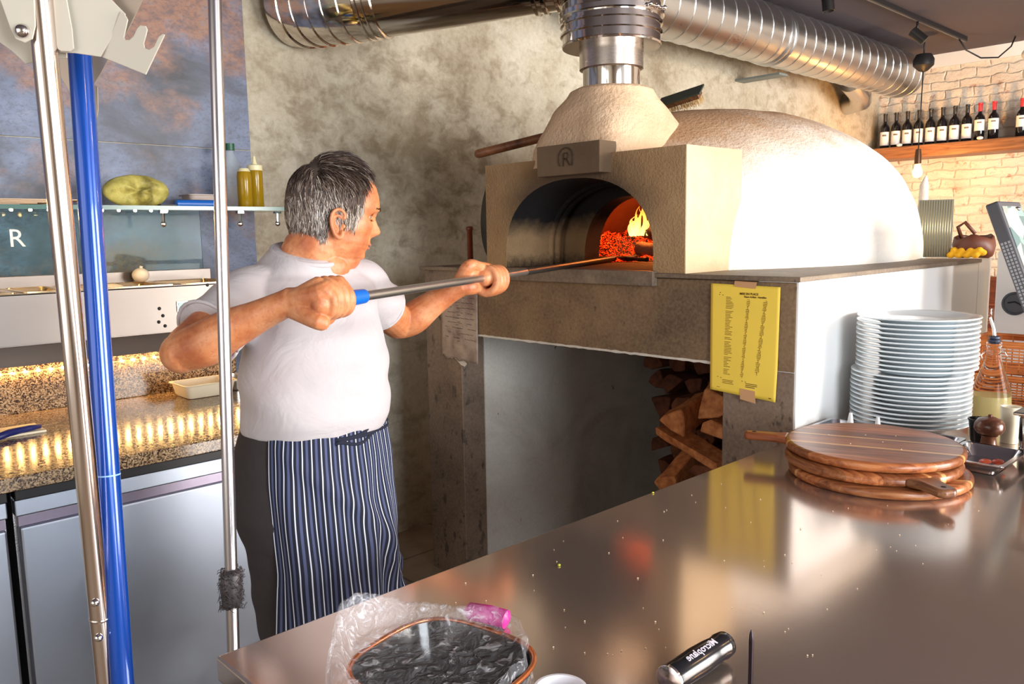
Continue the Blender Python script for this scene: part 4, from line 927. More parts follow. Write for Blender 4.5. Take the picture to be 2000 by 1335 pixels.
# neck and jowl
limb(bd, [(*(NK+V3((-.006, .0, -.06))), .058), (*(NK+V3((-.002, -.004, .0))), .061), (*hp_(-.030, 0, .030), .066), (*hp_(-.022, 0, .075), .062)], 28)
bd.ell(hp_(.030, 0, .004), (.050, .046, .034)); bd.ell(hp_(.0, -.010, -.020), (.054, .052, .045)); bd.ell(hp_(.0, .015, -.018), (.05, .05, .04))
# trunk core under the clothes
ellstack(bd, [(.90, .955, 1.70, .14, .11), (1.03, .955, 1.70, .145, .115), (1.18, .965, 1.70, .145, .12), (1.30, .985, 1.735, .145, .10), (1.38, .995, 1.76, .15, .08), (1.43, .995, 1.765, .11, .065)], 32)
# arms
def V4(v, r): return (v.x, v.y, v.z, r)
limb(bd, [V4(RS, .055), V4(RS.lerp(RE, .5), .053), V4(RE+(RS-RE)*.08, .047), V4(RE, .044)], 22)
bd.ell(RE+V3((-.006, .004, -.004)), (.042, .042, .042))
limb(bd, [V4(RE, .043), V4(RE.lerp(RW, .22)+V3((0, 0, -.004)), .0475), V4(RE.lerp(RW, .45), .043), V4(RE.lerp(RW, .75), .033), V4(RW, .028), V4(RW+(RW-RE)*.08, .028)], 22)
limb(bd, [V4(LS, .054), V4(LS.lerp(LE_, .5), .052), V4(LE_+(LS-LE_)*.08, .048), V4(LE_, .045)], 22)
limb(bd, [V4(LE_, .044), V4(LE_.lerp(LW, .25)+V3((0, 0, -.006)), .047), V4(LE_.lerp(LW, .55), .039), V4(LE_.lerp(LW, .85), .030), V4(LW, .028), V4(LW+(LW-LE_)*.12, .029)], 22)
# hands: fingers curl round the shaft. frame at shaft point: a along the shaft, s towards the viewer side, n up
SA = PD; SN = (V3((0, 0, 1))-SA*SA.z).normalized(); SS = SA.cross(SN).normalized()   # SS points to -Y side (room side)
def around(t, ang, r): return shaft(t)+SN*(r*sin(ang))+SS*(r*cos(ang))      # ang 0 = room side, 90 = top
def curl(mb, t0, t1, angs, rad, fr, n=12):
    Q = []
    m = len(angs)
    for i, (a, r) in enumerate(zip(angs, rad)): Q.append(V4(around(t0+(t1-t0)*i/(m-1), radians(a), r), fr[i] if hasattr(fr, '__len__') else fr))
    limb(mb, Q, n)
# right hand: back of the hand on top, knuckles up, fingers folding down over the room side and under
hw = RW+(RW-RE).normalized()*.012
for i in range(4):
    t = -.030+.0200*i; fr = (.0125, .0118, .0108, .0100)[::1]
    sc = (.90, 1.0, 1.0, .92)[i]
    curl(bd, t-.006, t+.004, (88-4*i, 52, 12, -28, -70, -112, -138), (.042, .039*sc, .036, .033, .029, .025, .023), (.0122*sc, .0120*sc, .0108*sc, .0110*sc, .0098*sc, .0094*sc, .0088*sc))
for i in range(4):                                      # metacarpals: palm fan from wrist to knuckles
    t = -.035+.0200*i; k = around(t, radians(88-4*i), .039)
    limb(bd, [V4(hw+V3((0, 0, -.004))+(k-hw)*.0+SA*(.004*i), .022), V4(hw.lerp(k, .55)+SS*.004, .0185), V4(k, .0140)], 12)
limb(bd, [V4(hw, .024), V4(around(-.030, radians(170), .030), .022), V4(around(.015, radians(160), .030), .018)], 12)   # palm behind the shaft
limb(bd, [V4(hw, .026), V4(around(-.036, radians(60), .022), .025), V4(around(-.020, radians(75), .030), .020)], 14)
bd.ell(around(-.040, radians(-10), .012), (.022, .020, .024))
limb(bd, [V4(hw+V3((0, 0, -.008)), .021), V4(around(-.046, radians(-110), .022), .018), V4(around(-.03, radians(-100), .024), .015)], 12)   # heel of the hand
# thumb under the shaft, lying along it
limb(bd, [V4(hw+SN*(-.012), .020), V4(around(-.052, radians(-70), .038), .0165), V4(around(-.022, radians(-92), .037), .0135), V4(around(.008, radians(-98), .036), .0115)], 12)
# left hand: palm up under the shaft, fingers rising on the room side
TL = (V3((1.535, 1.732, 1.375))-G0).dot(PD)
hl = LW+(LW-LE_).normalized()*.015
for i in range(4):
    t = TL+.004+.0228*i; sc = (.95, 1.0, .96, .84)[i]
    curl(bd, t-.004, t+.004, (-128, -88, -52, -16, 24, 62, 96), (.040, .043, .042, .038, .034, .029, .026), (.0135*sc, .0132*sc, .0122*sc, .0120*sc, .0112*sc, .0106*sc, .0092*sc))
limb(bd, [V4(hl, .024), V4(around(TL+.0, radians(190), .036), .022), V4(around(TL+.05, radians(190), .034), .018)], 14)
limb(bd, [V4(hl, .026), V4(around(TL-.03, radians(160), .040), .026), V4(around(TL+.02, radians(165), .040), .024), V4(around(TL+.06, radians(165), .038), .020)], 14)
limb(bd, [V4(hl, .024), V4(around(TL-.03, radians(215), .040), .024), V4(around(TL+.03, radians(220), .040), .020)], 14)
for i in range(4):
    t = TL-.002+.0215*i; k = around(t, radians(-140), .036)
    limb(bd, [V4(hl+SA*(.003*i), .022), V4(hl.lerp(k, .55)+SS*(-.006)+V3((0, 0, .0)), .0185), V4(k, .0145)], 12)
bd.ell(around(TL-.022, radians(180), .034), (.030, .026, .032))
limb(bd, [V4(hl+SN*.012, .021), V4(around(TL-.045, radians(128), .045), .0185), V4(around(TL-.005, radians(112), .036), .0145), V4(around(TL+.030, radians(100), .031), .0118), V4(around(TL+.046, radians(96), .029), .0098)], 12)
bd.capsule(shaft(TL+.002), shaft(TL+.064), .025, .024, 16); bd.capsule(shaft(-.018), shaft(.026), .023, .022, 16)
body = remesh(bd, .0025, 3, .4)
SK = NT('warm_skin'); v = SK.coord(); n = SK.noise(v, 14, 4, .6); c = SK.ramp(n, [(.34, lin(180, 102, 62)), (.5, lin(204, 130, 84)), (.68, lin(218, 154, 110))])
c = SK.mix(SK.ramp(SK.noise(v, 90, 3, .7), [(.35, (.35, .35, .35, 1)), (.5, (0, 0, 0, 1))]), c, lin(168, 84, 52))
SK.color(c); SK.set(Roughness=.48, Subsurface_Weight=.08, Subsurface_Scale=.01); SK.bump(SK.noise(v, 160, 3, .6), .25, .0012); SK = SK.m
obj('body', body, SK, man, smooth='all')
# nails
NAIL = plain('finger_nail', lin(236, 178, 156), .25)
mb = MB()
for i in range(4): mb.ell(around(TL+.008+.0215*i, radians(88), .0375), (.0055, .0050, .0030))
# eyes, brow, lips
EYE = plain('eye_white', lin(170, 150, 136), .3); IRIS = plain('dark_iris', lin(50, 34, 24), .15)
for sd in (-1, 1):
    e = hp_(.0750, .031*sd, .1105); o = obj('eye', MB().ell(e, (.0125, .0125, .0112)), EYE, man, smooth='all')
    obj('iris', MB().ell(e+HF*.0095, (.0045, .0045, .0045)), IRIS, o, smooth='all')
    mb = MB()
    limb(mb, [V4(hp_(.0915, .020*sd, .1155), .0022), V4(hp_(.0960, .030*sd, .1185), .0026), V4(hp_(.0905, .042*sd, .1155), .0022)], 8); limb(mb, [V4(hp_(.0915, .021*sd, .1045), .002), V4(hp_(.0940, .031*sd, .1035), .0022), V4(hp_(.0890, .041*sd, .1055), .002)], 8)
    obj('eyelid', mb, SK, man, smooth='all')
    mb = MB(); rr = random.Random(11)
    for k in range(46):
        u = rr.random(); y = .014+.036*u; z = .1265+.006*sin(pi*u*.8)+rr.uniform(-.0025, .0025); p = atan2(y/.078, 1); 
        q = headpt(sd*math.asin(min(.99, (y/itp(WD_, z))**(2.25/2))), z)
        mb.tube([q-HF*.001, q+HF*.0008+HL*sd*.003+HU*.0010, q+HF*.0+HL*sd*.0070+HU*.0005], [.0005, .0004, .0001], 4)
    obj('eyebrow', mb, plain('dark_brow_hair', lin(62, 46, 38), .6), man, smooth='all')
mb = MB()
for z, s_ in ((.0455, .0030), (.0370, .0032)):
    P = []
    for k in range(13):
        y = -.024+.048*k/12; p = math.asin(max(-1, min(1, (abs(y)/itp(WD_, z))**(2.25/2)*(1 if y > 0 else -1)))); q = headpt(p, z-.0006*(y/.024)**2); P.append(V4(q-HF*.0008, s_*(1-.75*(abs(y)/.024)**2)+.0003))
    limb(mb, P, 8)
obj('lips', mb, plain('lip_skin', lin(200, 118, 96), .4), man, smooth='all')
# ---- hair: cap plus strands
def hairline(p, z):
    """True where hair grows; p angle (0 = face), z above the chin"""
    q = headpt(p, z); x = (q-HC).dot(HF)
    if z > .218: return x < .080
    if z > .200: return x < .060
    if z > .150: return x < .048+.10*(z-.15)
    if z > .128: return x < .052
    if z > .088: return x < .036+.3*(z-.088)
    if z > .050: return x < -.022
    return False
mb = MB(); nu, nv = 120, 90; V = []; F = []; idx = {}
for j in range(nv+1):
    z = .045+.198*j/nv
    for k in range(nu):
        p = 2*pi*k/nu; q = headpt(p, z); c = hp_(0, 0, min(z, .16)); d = (q-c).normalized(); V.append(q+d*(.0025+.003*min(1, max(0, (z-.06)/.08))))
for j in range(nv):
    for k in range(nu):
        k2 = (k+1) % nu; z = .045+.198*(j+.5)/nv
        if hairline(2*pi*(k+.5)/nu, z): F.append((j*nu+k, j*nu+k2, (j+1)*nu+k2, (j+1)*nu+k))
F.append(tuple(nv*nu+k for k in range(nu)))
HD = NT('salt_and_pepper_hair'); v = HD.coord(); sp3 = HD.sep(v)
att = HD.n('ShaderNodeAttribute'); att.attribute_name = 'tone'
HD.color(HD.ramp(att.outputs['Fac'], [(0, lin(44, 32, 28)), (.35, lin(92, 74, 64)), (.62, lin(150, 134, 120)), (.85, lin(204, 194, 182)), (1, lin(232, 224, 214))])); HD.set(Roughness=.45); HD = HD.m
obj('hair_base', MB().add(V, F), plain('hair_root_brown', lin(78, 64, 56), .8), man, smooth='all', solid=.001)  # dark brown cap under the strands
mb = MB(); tones = []; rr = random.Random(5); ns = 0; SV = []; SF = []
while ns < 9500:
    z = rr.uniform(.048, .2428); p = rr.uniform(-pi, pi)
    if z > .2: p = rr.uniform(-pi, pi)
    if not hairline(p, z): continue
    q = headpt(p, z); x = (q-HC).dot(HF)
    # thin out at the crown spot
    cen = hp_(0, 0, min(z, .15)); nrm = (q-cen).normalized(); sd = -1 if sin(p) < 0 else 1
    top = min(1, max(0, (z-.165)/.06)); back = min(1, max(0, -x/.08))
    crown = hp_(-.055, 0, .228); dc = (q-crown).length
    if dc < .03 and rr.random() < .55: continue
    flow = (HU*-1*(1-top)+HF*(top*(1.0 if x > -.055 else -.6))+HL*sd*.35*top+HF*(.22*(1-top)*(1 if z > .1 else .0))-HF*.15*(1-top)*back).normalized()
    flow = (flow-nrm*flow.dot(nrm)).normalized(); side = nrm.cross(flow)
    L = rr.uniform(.014, .024)*(1+.6*top)*(.75 if z < .075 else 1); lift_ = .35+.25*rr.random()+.25*top
    if x > .05 and z > .19: L *= .75; lift_ += .5
    wv = rr.uniform(-.4, .4); p0_ = q+nrm*.001; p1_ = p0_+(flow+nrm*lift_+side*wv*.3)*L*.45; p2_ = p1_+(flow-nrm*.05+side*wv)*L*.65; p3_ = p2_+(flow-nrm*.25+side*wv*.8)*L*.3
    b = len(SV); w = .00075
    for P_, ww in ((p0_, w), (p1_, w*1.0), (p2_, w*.8)):
        for a in (0, 2.1, 4.2): SV.append(P_+side*cos(a)*ww+nrm*sin(a)*ww)
    SV.append(p3_)
    for i in range(2):
        for a in range(3): a2 = (a+1) % 3; SF.append((b+i*3+a, b+i*3+a2, b+(i+1)*3+a2, b+(i+1)*3+a))
    for a in range(3): SF.append((b+6+a, b+6+(a+1) % 3, b+9))
    gz = 1-min(1, max(0, (z-.11)/.11)); tmp = .10+.62*gz*(.75+.25*(x > .0))-.12*(z < .09)+rr.gauss(0, .25)
    if x > .035 and .10 < z < .16: tmp += .35
    tones += [max(0, min(1, tmp))]*10; ns += 1
ho = obj('hair', MB().add(SV, SF), None, man, norm=False)
at = ho.data.attributes.new('tone', 'FLOAT', 'POINT')
if len(tones) == len(ho.data.vertices): at.data.foreach_set('value', tones)
ho.data.materials.append(HD)
# ---- t-shirt
ts = MB()
ellstack(ts, [(1.052, .957, 1.697, .160, .140), (1.07, .959, 1.695, .166, .146), (1.10, .962, 1.69, .170, .150), (1.18, .966, 1.692, .170, .150), (1.26, .975, 1.710, .164, .138), (1.33, .988, 1.738, .165, .122), (1.385, .995, 1.757, .170, .102), (1.415, .996, 1.764, .140, .088), (1.445, .995, 1.762, .098, .082), (1.462, .994, 1.760, .074, .076)], 56, 2.3)
ts.v = [(x, y, z+(y-1.755)*.30*max(0, (z-1.40)/.06)) for x, y, z in ts.v]
def sleeve(mb, S_, E_, f, r0, r1, C):
    D = (E_-S_).normalized(); e = S_+(E_-S_)*f; Q = spline([V4(C, .078), V4(S_-D*.01, r0*.98), V4(S_.lerp(e, .5), r0), V4(e, r1)], 6)
    pts = [V3(q[:3]) for q in Q]; R = [q[3] for q in Q]; mb.tube(pts, R, 30)
sleeve(ts, RS, RE, .66, .073, .074, NK+V3((-.05, 0, -.10)))
sleeve(ts, LS, LE_, .50, .068, .068, NK+V3((.05, 0, -.085)))
tm = remesh(ts, .0050, 9, .5)
# hollow the sleeve ends and neck a little, add creases
vv = []
def crease(q):
    x, y, z = q; n = nz((x, y, z), 5)*.0045+nz((x*1.2, y*1.2, z*3.2), 6, 3)*.0065
    a = (z-1.20)*9+(x-y)*4; n += .0040*sin(a*3.0+4*nz(q, 3, 2))*max(0, 1-abs(z-1.16)/.17)
    n += .004*sin((z-1.40+.8*(x-.85))*60+3*nz(q, 5, 4))*exp(-((x-.80)**2+(z-1.34)**2)/.005)
    return n
import numpy as _np
def push(mb, fn):
    me = bpy.data.meshes.new('t'); me.from_pydata(mb.v, [], mb.f); me.update(); N = [v.normal.copy() for v in me.vertices]; bpy.data.meshes.remove(me)
    mb.v = [tuple(V3(v)+n*fn(v)) for v, n in zip(mb.v, N)]; return mb
push(tm, crease)
SH = NT('white_jersey'); v = SH.coord(); SH.p.inputs['Base Color'].default_value = lin(190, 182, 183); SH.set(Roughness=.85, Sheen_Weight=.1); SH.bump(SH.noise(v, 9, 4, .6, .6), .35, .02); SH = SH.m
sh = obj('t_shirt', tm, SH, man, smooth='all')
# rolled collar ring, sleeve hems, side seam
mb = MB(); P = []
for k in range(37):
    a = 2*pi*k/36; P.append(V3((.994+.079*cos(a), 1.760+.081*sin(a), 1.459+.025*sin(a))))
mb.tube(P, .0065, 10, flat=(1, 1)); obj('collar', mb, SH, sh, smooth='all')
def hem(S_, E_, f, r):
    D = (E_-S_).normalized(); c = S_+(E_-S_)*f; a = D.orthogonal().normalized(); b = D.cross(a); return MB().tube([c+(a*cos(t)+b*sin(t))*r for t in [2*pi*k/32 for k in range(33)]], .004, 8)
obj('sleeve_hem', hem(RS, RE, .655, .0735), SH, sh, smooth='all'); obj('sleeve_hem', hem(LS, LE_, .495, .0675), SH, sh, smooth='all')
# ---- apron: wraps the front from hip to hip
AW = NT('navy_striped_cotton'); uv = AW.n('ShaderNodeUVMap'); s = AW.sep(uv.outputs[0])
u = AW.math('FRACT', AW.math('MULTIPLY', s[0], 26.0))
bright = AW.ramp(u, [(.0, (0, 0, 0, 1)), (.10, (0, 0, 0, 1)), (.13, (1, 1, 1, 1)), (.22, (1, 1, 1, 1)), (.25, (0, 0, 0, 1))])
dim = AW.ramp(u, [(.52, (0, 0, 0, 1)), (.56, (1, 1, 1, 1)), (.78, (1, 1, 1, 1)), (.82, (0, 0, 0, 1))])
c = AW.mix(bright, AW.mix(dim, lin(18, 22, 42), lin(74, 82, 118)), lin(214, 220, 236)); AW.color(c); AW.set(Roughness=.85); AW = AW.m
def apron(u, v):
    ph = radians(-66+181*u)                            # from the right hip (-X) round the front (-Y) to the left
    z = 1.095-.745*v; fl = .035*v
    a = .172+fl+.02*sin(pi*min(1, v*2.2))*.5; b = .150+fl*.8
    fold = (.010*sin(ph*7+3*v)+.007*sin(ph*13-5*v+1.2))*min(1, v*1.6)+.006*nz((ph, v*3, 0), 2.2)
    # diagonal drag fold from the right hip to the left knee
    dgn = (u-.15)-(v-.12)*1.35; fold += .010*exp(-(dgn/.05)**2)*min(1, v*4)*max(0, 1-v)+.008*exp(-((u-.62-.3*sin(v*5))/.04)**2)*max(0, sin(pi*v))
    a -= .012; b -= .006; r = 1+fold/.17; cx = .958+.025*v; cy = 1.697+.01*v
    ztop = 1.090-.022*0
    return V3((cx+a*r*sin(ph), cy-b*r*cos(ph), z+(.020*(1-v)*sin((u-.2)*3.2) if v < .5 else 0)))
nu, nv = 150, 110; mb = MB().grid(nu, nv, apron)
ap = obj('apron', mb, AW, man, smooth='all', norm=False)
uvl = ap.data.uv_layers.new(name='UVMap'); 
me = ap.data; uvs = [0.]*(2*len(me.loops))
if len(me.vertices) == nu*nv:
    for li, lp in enumerate(me.loops):
        i, j = lp.vertex_index % nu, lp.vertex_index//nu; u_, v_ = i/(nu-1), j/(nv-1)
        w = u_+.012*sin(v_*9+u_*14)*min(1, max(0, (u_-.3)*3))-.07*exp(-((v_-.46-.25*(u_-.6))/.085)**2)*min(1, max(0, (u_-.40)*4))
        uvs[2*li] = w; uvs[2*li+1] = v_
    uvl.data.foreach_set('uv', uvs)
m = ap.modifiers.new('solid', 'SOLIDIFY'); m.thickness = .003
mb = MB(); rr = random.Random(2)
for w_ in range(3):
    P = []
    for k in range(40): u_ = .30+.70*k/39; q = apron(u_, .072+.008*sin(k*.5+w_*2)); P.append(V3(q)+(V3(q)-V3((.958, 1.70, q.z))).normalized()*.002+V3((0, 0, .004-.008*w_+.004*sin(k*.6+w_))))
    mb.tube(P, .0045, 8)
obj('apron_tie', mb, AW, ap, smooth='all')
# crease line across the apron
mb = MB(); mb.tube([V3(apron(u_, .585))+V3((0, -.0015, 0)) for u_ in [.04+.9*k/60 for k in range(61)]], .0009, 5); obj('fold_line', mb, plain('dark_navy', lin(30, 34, 58), .8), ap, smooth='all')
# ---- trousers and shoes
TR = plain('charcoal_trouser_cloth', lin(52, 46, 46), .9, bump=(40, .3))
tr_ = MB()
ellstack(tr_, [(.72, .958, 1.715, .145, .115), (.82, .950, 1.725, .168, .140), (.92, .945, 1.735, .172, .150), (1.02, .950, 1.72, .164, .140), (1.075, .955, 1.705, .155, .135)], 40)
for sx in (-1, 1):
    x = .965+.088*sx
    Q = [(x-.004, 1.718, .86, .092), (x, 1.715, .70, .086), (x, 1.705, .50, .068), (x, 1.71, .30, .064), (x, 1.72, .12, .060), (x, 1.725, .075, .062)]
    limb(tr_, Q, 24)
tr_ = remesh(tr_, .007, 6); push(tr_, lambda q: .006*nz(q, 9)+.004*nz((q[0], q[1], q[2]*3), 7, 2))
obj('trousers', tr_, TR, man, smooth='all')
for sx in (-1, 1):
    x = .965+.09*sx; mb = MB()
    limb(mb, [(x, 1.775, .045, .040), (x, 1.72, .050, .046), (x+.006*sx, 1.64, .040, .044), (x+.010*sx, 1.565, .030, .032)], 20); mb.box(x-.04, x+.045, 1.53, 1.80, .002, .022)
    mb = remesh(mb, .005, 3); mb.v = [(a, b, max(.001, c)) for a, b, c in mb.v]
    obj('shoe', mb, plain('black_shoe_leather', lin(30, 28, 28), .5), man, smooth='all')
# ---- the peel he holds
pe = thing('metal_oven_peel', shaft(0), 'long thin metal peel with blue grip held by the cook into the oven', 'peel')
obj('shaft', MB().tube([shaft(.03), shaft(1.0), shaft(2.05)], .0105, 20), m_steel('peel_aluminium', lin(206, 202, 198), .38, (3, 3, 3), .04, 0), pe, smooth=40)
obj('grip', MB().tube([shaft(-.012), shaft(-.008), shaft(.10), shaft(.125), shaft(.128)], [.012, .0165, .0165, .0155, .012], 22), plain('blue_grip_plastic', lin(20, 104, 206), .35), pe, smooth=40)
M = frame(shaft(1.35), PD, SS)
obj('sooty_shaft', MB().tube([shaft(1.05), shaft(2.06)], .0112, 20), plain('sooty_metal', lin(70, 66, 62), .45, .7), pe, smooth=40)
M = frame(shaft(2.04), PD, SS)
pb = MB().prism([(0, -.02), (.03, -.07), (.20, -.085), (.26, -.05), (.28, 0), (.26, .05), (.20, .085), (.03, .07), (0, .02)], M @ V3((0, 0, -.006)), M.to_3x3() @ V3((1, 0, 0)), M.to_3x3() @ V3((0, 1, 0)), M.to_3x3() @ V3((0, 0, .003)))
obj('blade', pb, MATS['sooty_metal'], pe)
# ------------------------------------------------------------------ things on the steel table
TZ = .9005
def wood_striped(name, pale=(.36, .40, .52, .56)):
    t = NT(name); v = t.coord(); s = t.sep(v); n = t.noise(t.coord((2, 26, 26)), 3, 6, .65, .6)
    c = t.ramp(n, [(.30, lin(112, 60, 34)), (.5, lin(172, 104, 62)), (.72, lin(210, 146, 94))])
    b = t.math('MULTIPLY', t.math('ADD', s[1], .22), 2.25); bn = t.ramp(b, [(0, (.75, .75, .75, 1)), (.16, (1.15, 1.1, 1.05, 1)), (.30, (.62, .58, .6, 1)), (.47, (.9, .85, .8, 1)), (.66, (.7, .66, .66, 1)), (.84, (1.1, 1.05, 1, 1))], 'CONSTANT')
    c = t.mix(1, c, bn, 'MULTIPLY')
    st = t.ramp(b, [(0, (0, 0, 0, 1)), (pale[0]-.006, (0, 0, 0, 1)), (pale[0], (1, 1, 1, 1)), (pale[0]+.022, (0, 0, 0, 1)), (pale[2], (0, 0, 0, 1)), (pale[2]+.002, (1, 1, 1, 1)), (pale[2]+.03, (0, 0, 0, 1))], 'CONSTANT')
    t.color(t.mix(st, c, lin(226, 170, 104))); t.set(Roughness=.33); t.bump(n, .1, .001); return t.m
def localobj(name, mb, mat, parent, **k):
    o = obj(name, mb, mat, None, **k); o.parent = parent; o.matrix_parent_inverse = Matrix.Identity(4); return o
def board(c, ang, r, th, hl, mat, lab, hmat=None, hw=.024):
    b = thing('pizza_board', c, lab, 'serving board', 'round wooden boards stacked on the table', ang)
    n = 80; P = [(r*cos(2*pi*k/n), r*sin(2*pi*k/n)) for k in range(n)]
    localobj('board_disc', MB().prism(P, (0, 0, 0), (1, 0, 0), (0, 1, 0), (0, 0, th)), mat, b, smooth=30, bevel=th*.42, seg=4)
    if hl < 0: return
    a = r*.965; e = r+hl
    Pn = [(a, -hw*1.5), (a+.03, -hw*.9), (e-.012, -hw*.75), (e, -hw*.45), (e, hw*.45), (e-.012, hw*.75), (a+.03, hw*.9), (a, hw*1.5)]
    h = localobj('board_handle', MB().prism(Pn, (0, 0, .001), (1, 0, 0), (0, 1, 0), (0, 0, th-.002)), hmat or mat, b, smooth=30, bevel=th*.3, seg=3)
    localobj('hanging_hole', MB().lathe([(0, 0), (.0055, 0), (.0055, .0006), (0, .0006)], (e-.025, 0, th-.0012), 16), plain('drilled_hole', lin(26, 18, 14), .9), h)
HND = m_wood('reddish_handle_wood', lin(120, 62, 36), lin(156, 88, 52), lin(176, 106, 66), 0, 8, .35, 10)
board((1.975, .792, TZ), radians(-62), .207, .022, -.03, wood_striped('walnut_board_c', (.30, .4, .8, .9)), 'bottom round board of the stack, lying directly on the steel table')
board((1.985, .812, TZ+.0235), radians(-125), .203, .022, .088, wood_striped('walnut_board_a', (.52, .4, .60, .9)), 'middle round board of the stack with its handle pointing to the front', m_wood('dark_handle_walnut', lin(84, 50, 34), lin(120, 76, 50), lin(170, 120, 80), 0, 8, .35, 10), .030)
board((2.015, .822, TZ+.047), radians(111), .208, .023, .105, wood_striped('walnut_board_b', (.42, .46, .62, .9)), 'top round board of the stack with a long reddish handle pointing left', HND, .021)
# plates
PLATE = plain('white_porcelain', lin(232, 240, 244), .12, Coat_Weight=.3)
pprof = [(0, .004), (.095, .004), (.100, .0), (.104, .0), (.108, .004), (.150, .0150), (.163, .0175), (.1675, .0195), (.1675, .0225), (.163, .0235), (.150, .0205), (.112, .010), (.10, .0085), (0, .0085)]
p0 = None
for i in range(24):
    dx, dy = (.0, .0) if i > 11 else (-.008, .010); dx += rnd.uniform(-.0015, .0015); dy += rnd.uniform(-.0015, .0015)
    z = TZ+.004+.01345*i+(.003 if i > 11 else 0)
    if i == 0: o = p0 = obj('dinner_plate', MB().lathe(pprof, (2.545, .922, 0), 72), PLATE, smooth=50); o.location = (dx, dy, z)
    else: o = p0.copy(); COL.objects.link(o); o.location = (dx, dy, z)
    pos = 'top plate' if i == 23 else ('bottom plate' if i == 0 else None)
    lab = {23: 'top white plate of the tall stack, its well visible', 0: 'lowest white plate of the tall stack, just above the trays', 11: 'white plate whose rim juts left halfway up the tall stack'}.get(i, 'white plate in the upper half of the tall stack' if i > 11 else 'white plate in the lower half of the tall stack')
    tag(o, lab, 'plate', 'upper plates of the tall stack' if 11 < i < 23 else ('lower plates of the tall stack' if 0 < i < 11 else None))
    if not (11 < i < 23 or 0 < i < 11) and o.get('group'): del o['group']
TRAY = m_steel('tray_steel', lin(206, 204, 208), .16, (4, 4, 4), .06, 0)
for (x0, x1, y0, y1, lab) in ((2.20, 2.365, .872, 1.09, 'shallow steel tray with white nozzles behind the boards'), (2.20, 2.365, .715, .868, 'shallow steel tray in front of the plate stack'), (2.125, 2.335, .560, .710, 'steel tray holding orange slices at the right')):
    obj('steel_tray', gn_pan(MB(), x0, x1, y0, y1, TZ+.030, .028, .008, .010), TRAY, label=lab, cat='tray', group='steel trays on the table', smooth=40, solid=.0015)
WP = MATS['white_plastic']
for (x, y, w) in ((2.30, 1.005, 'left'), (2.295, .925, 'right')):
    n_ = thing('sauce_bottle_cap', (x, y, TZ), 'white pointed nozzle cap, %s of two in the tray behind the boards' % w, 'nozzle cap')
    obj('cap_base', MB().lathe([(.022, 0), (.024, .012), (.020, .018), (0, .019)], (x, y, TZ+.004), 24), WP, n_, smooth=40)
    obj('nozzle', MB().lathe([(.010, 0), (.0085, .02), (.005, .045), (.004, .048), (0, .048)], (x, y, TZ+.020), 18), WP, n_, smooth=40)
TOM = plain('orange_slice', lin(236, 96, 60), .3, Subsurface_Weight=.1)
for i, (x, y) in enumerate(((2.20, .590), (2.235, .602), (2.205, .622))):
    obj('salmon_slice', MB().ell((x, y, TZ+.011+.003*i), (.020, .014, .006)), TOM, label='glossy orange slice, %s of three in the right steel tray' % ('nearest', 'farthest', 'leftmost')[i], cat='food slice', smooth='all')
obj('black_cup', MB().lathe([(.022, 0), (.024, .003), (.031, .062), (.033, .062), (.033, .066), (.029, .066), (.023, .008), (0, .008)], (2.475, .715, TZ), 28), plain('black_plastic', lin(26, 26, 30), .3), label='small black cup beside the foot of the plate stack', cat='cup', smooth=40)
mill = thing('pepper_mill', (2.40, .672, TZ), 'dark turned wooden knob of a mill in front of the oil bottle', 'mill')
WN = m_wood('dark_turned_wood', lin(58, 32, 24), lin(92, 54, 38), lin(124, 80, 58), 2, 8, .25, 4)
obj('mill_body', MB().lathe([(.022, 0), (.024, .004), (.019, .02), (.018, .036), (.022, .040), (0, .041)], (2.40, .672, TZ), 32), WN, mill, smooth=50)
obj('mill_knob', MB().lathe([(.014, 0), (.030, .006), (.037, .018), (.036, .032), (.028, .044), (.012, .050), (.005, .051), (.005, .056), (0, .057)], (2.40, .672, TZ+.040), 36), WN, mill, smooth=60)
obj('cream_beaker', MB().lathe([(.022, 0), (.025, .10), (.027, .10), (.027, .102), (.023, .102), (.020, .004), (0, .004)], (2.52, .655, TZ), 28), plain('cream_plastic', lin(236, 226, 200), .4), label='cream beaker behind the dark wooden mill', cat='beaker', smooth=40)
sk = thing('black_shaker', (2.46, .595, TZ), 'small black shaker with ridged steel foot beside the deep pan', 'shaker')
obj('shaker_body', MB().lathe([(.020, .025), (.022, .03), (.022, .088), (.018, .094), (0, .095)], (2.46, .595, TZ), 24), MATS['black_plastic'], sk, smooth=40)
obj('shaker_foot', MB().lathe([(.021, 0), (.021, .008), (.0195, .010), (.021, .012), (.021, .026), (0, .026)], (2.46, .595, TZ), 24), CHROME, sk, smooth=40)
dp = thing('deep_steel_pan', (2.3, .4, TZ), 'tall deep steel pan cut by the right edge of the picture', 'pan')
obj('pan_shell', gn_pan(MB(), 2.165, 2.36, .30, .548, 1.052, .145, .012, .002), PAN, dp, smooth=40, solid=.002)
obj('pan_lid', MB().box(2.155, 2.37, .29, .556, 1.054, 1.062).box(2.20, 2.33, .35, .50, 1.062, 1.068), PAN, dp, bevel=.003)
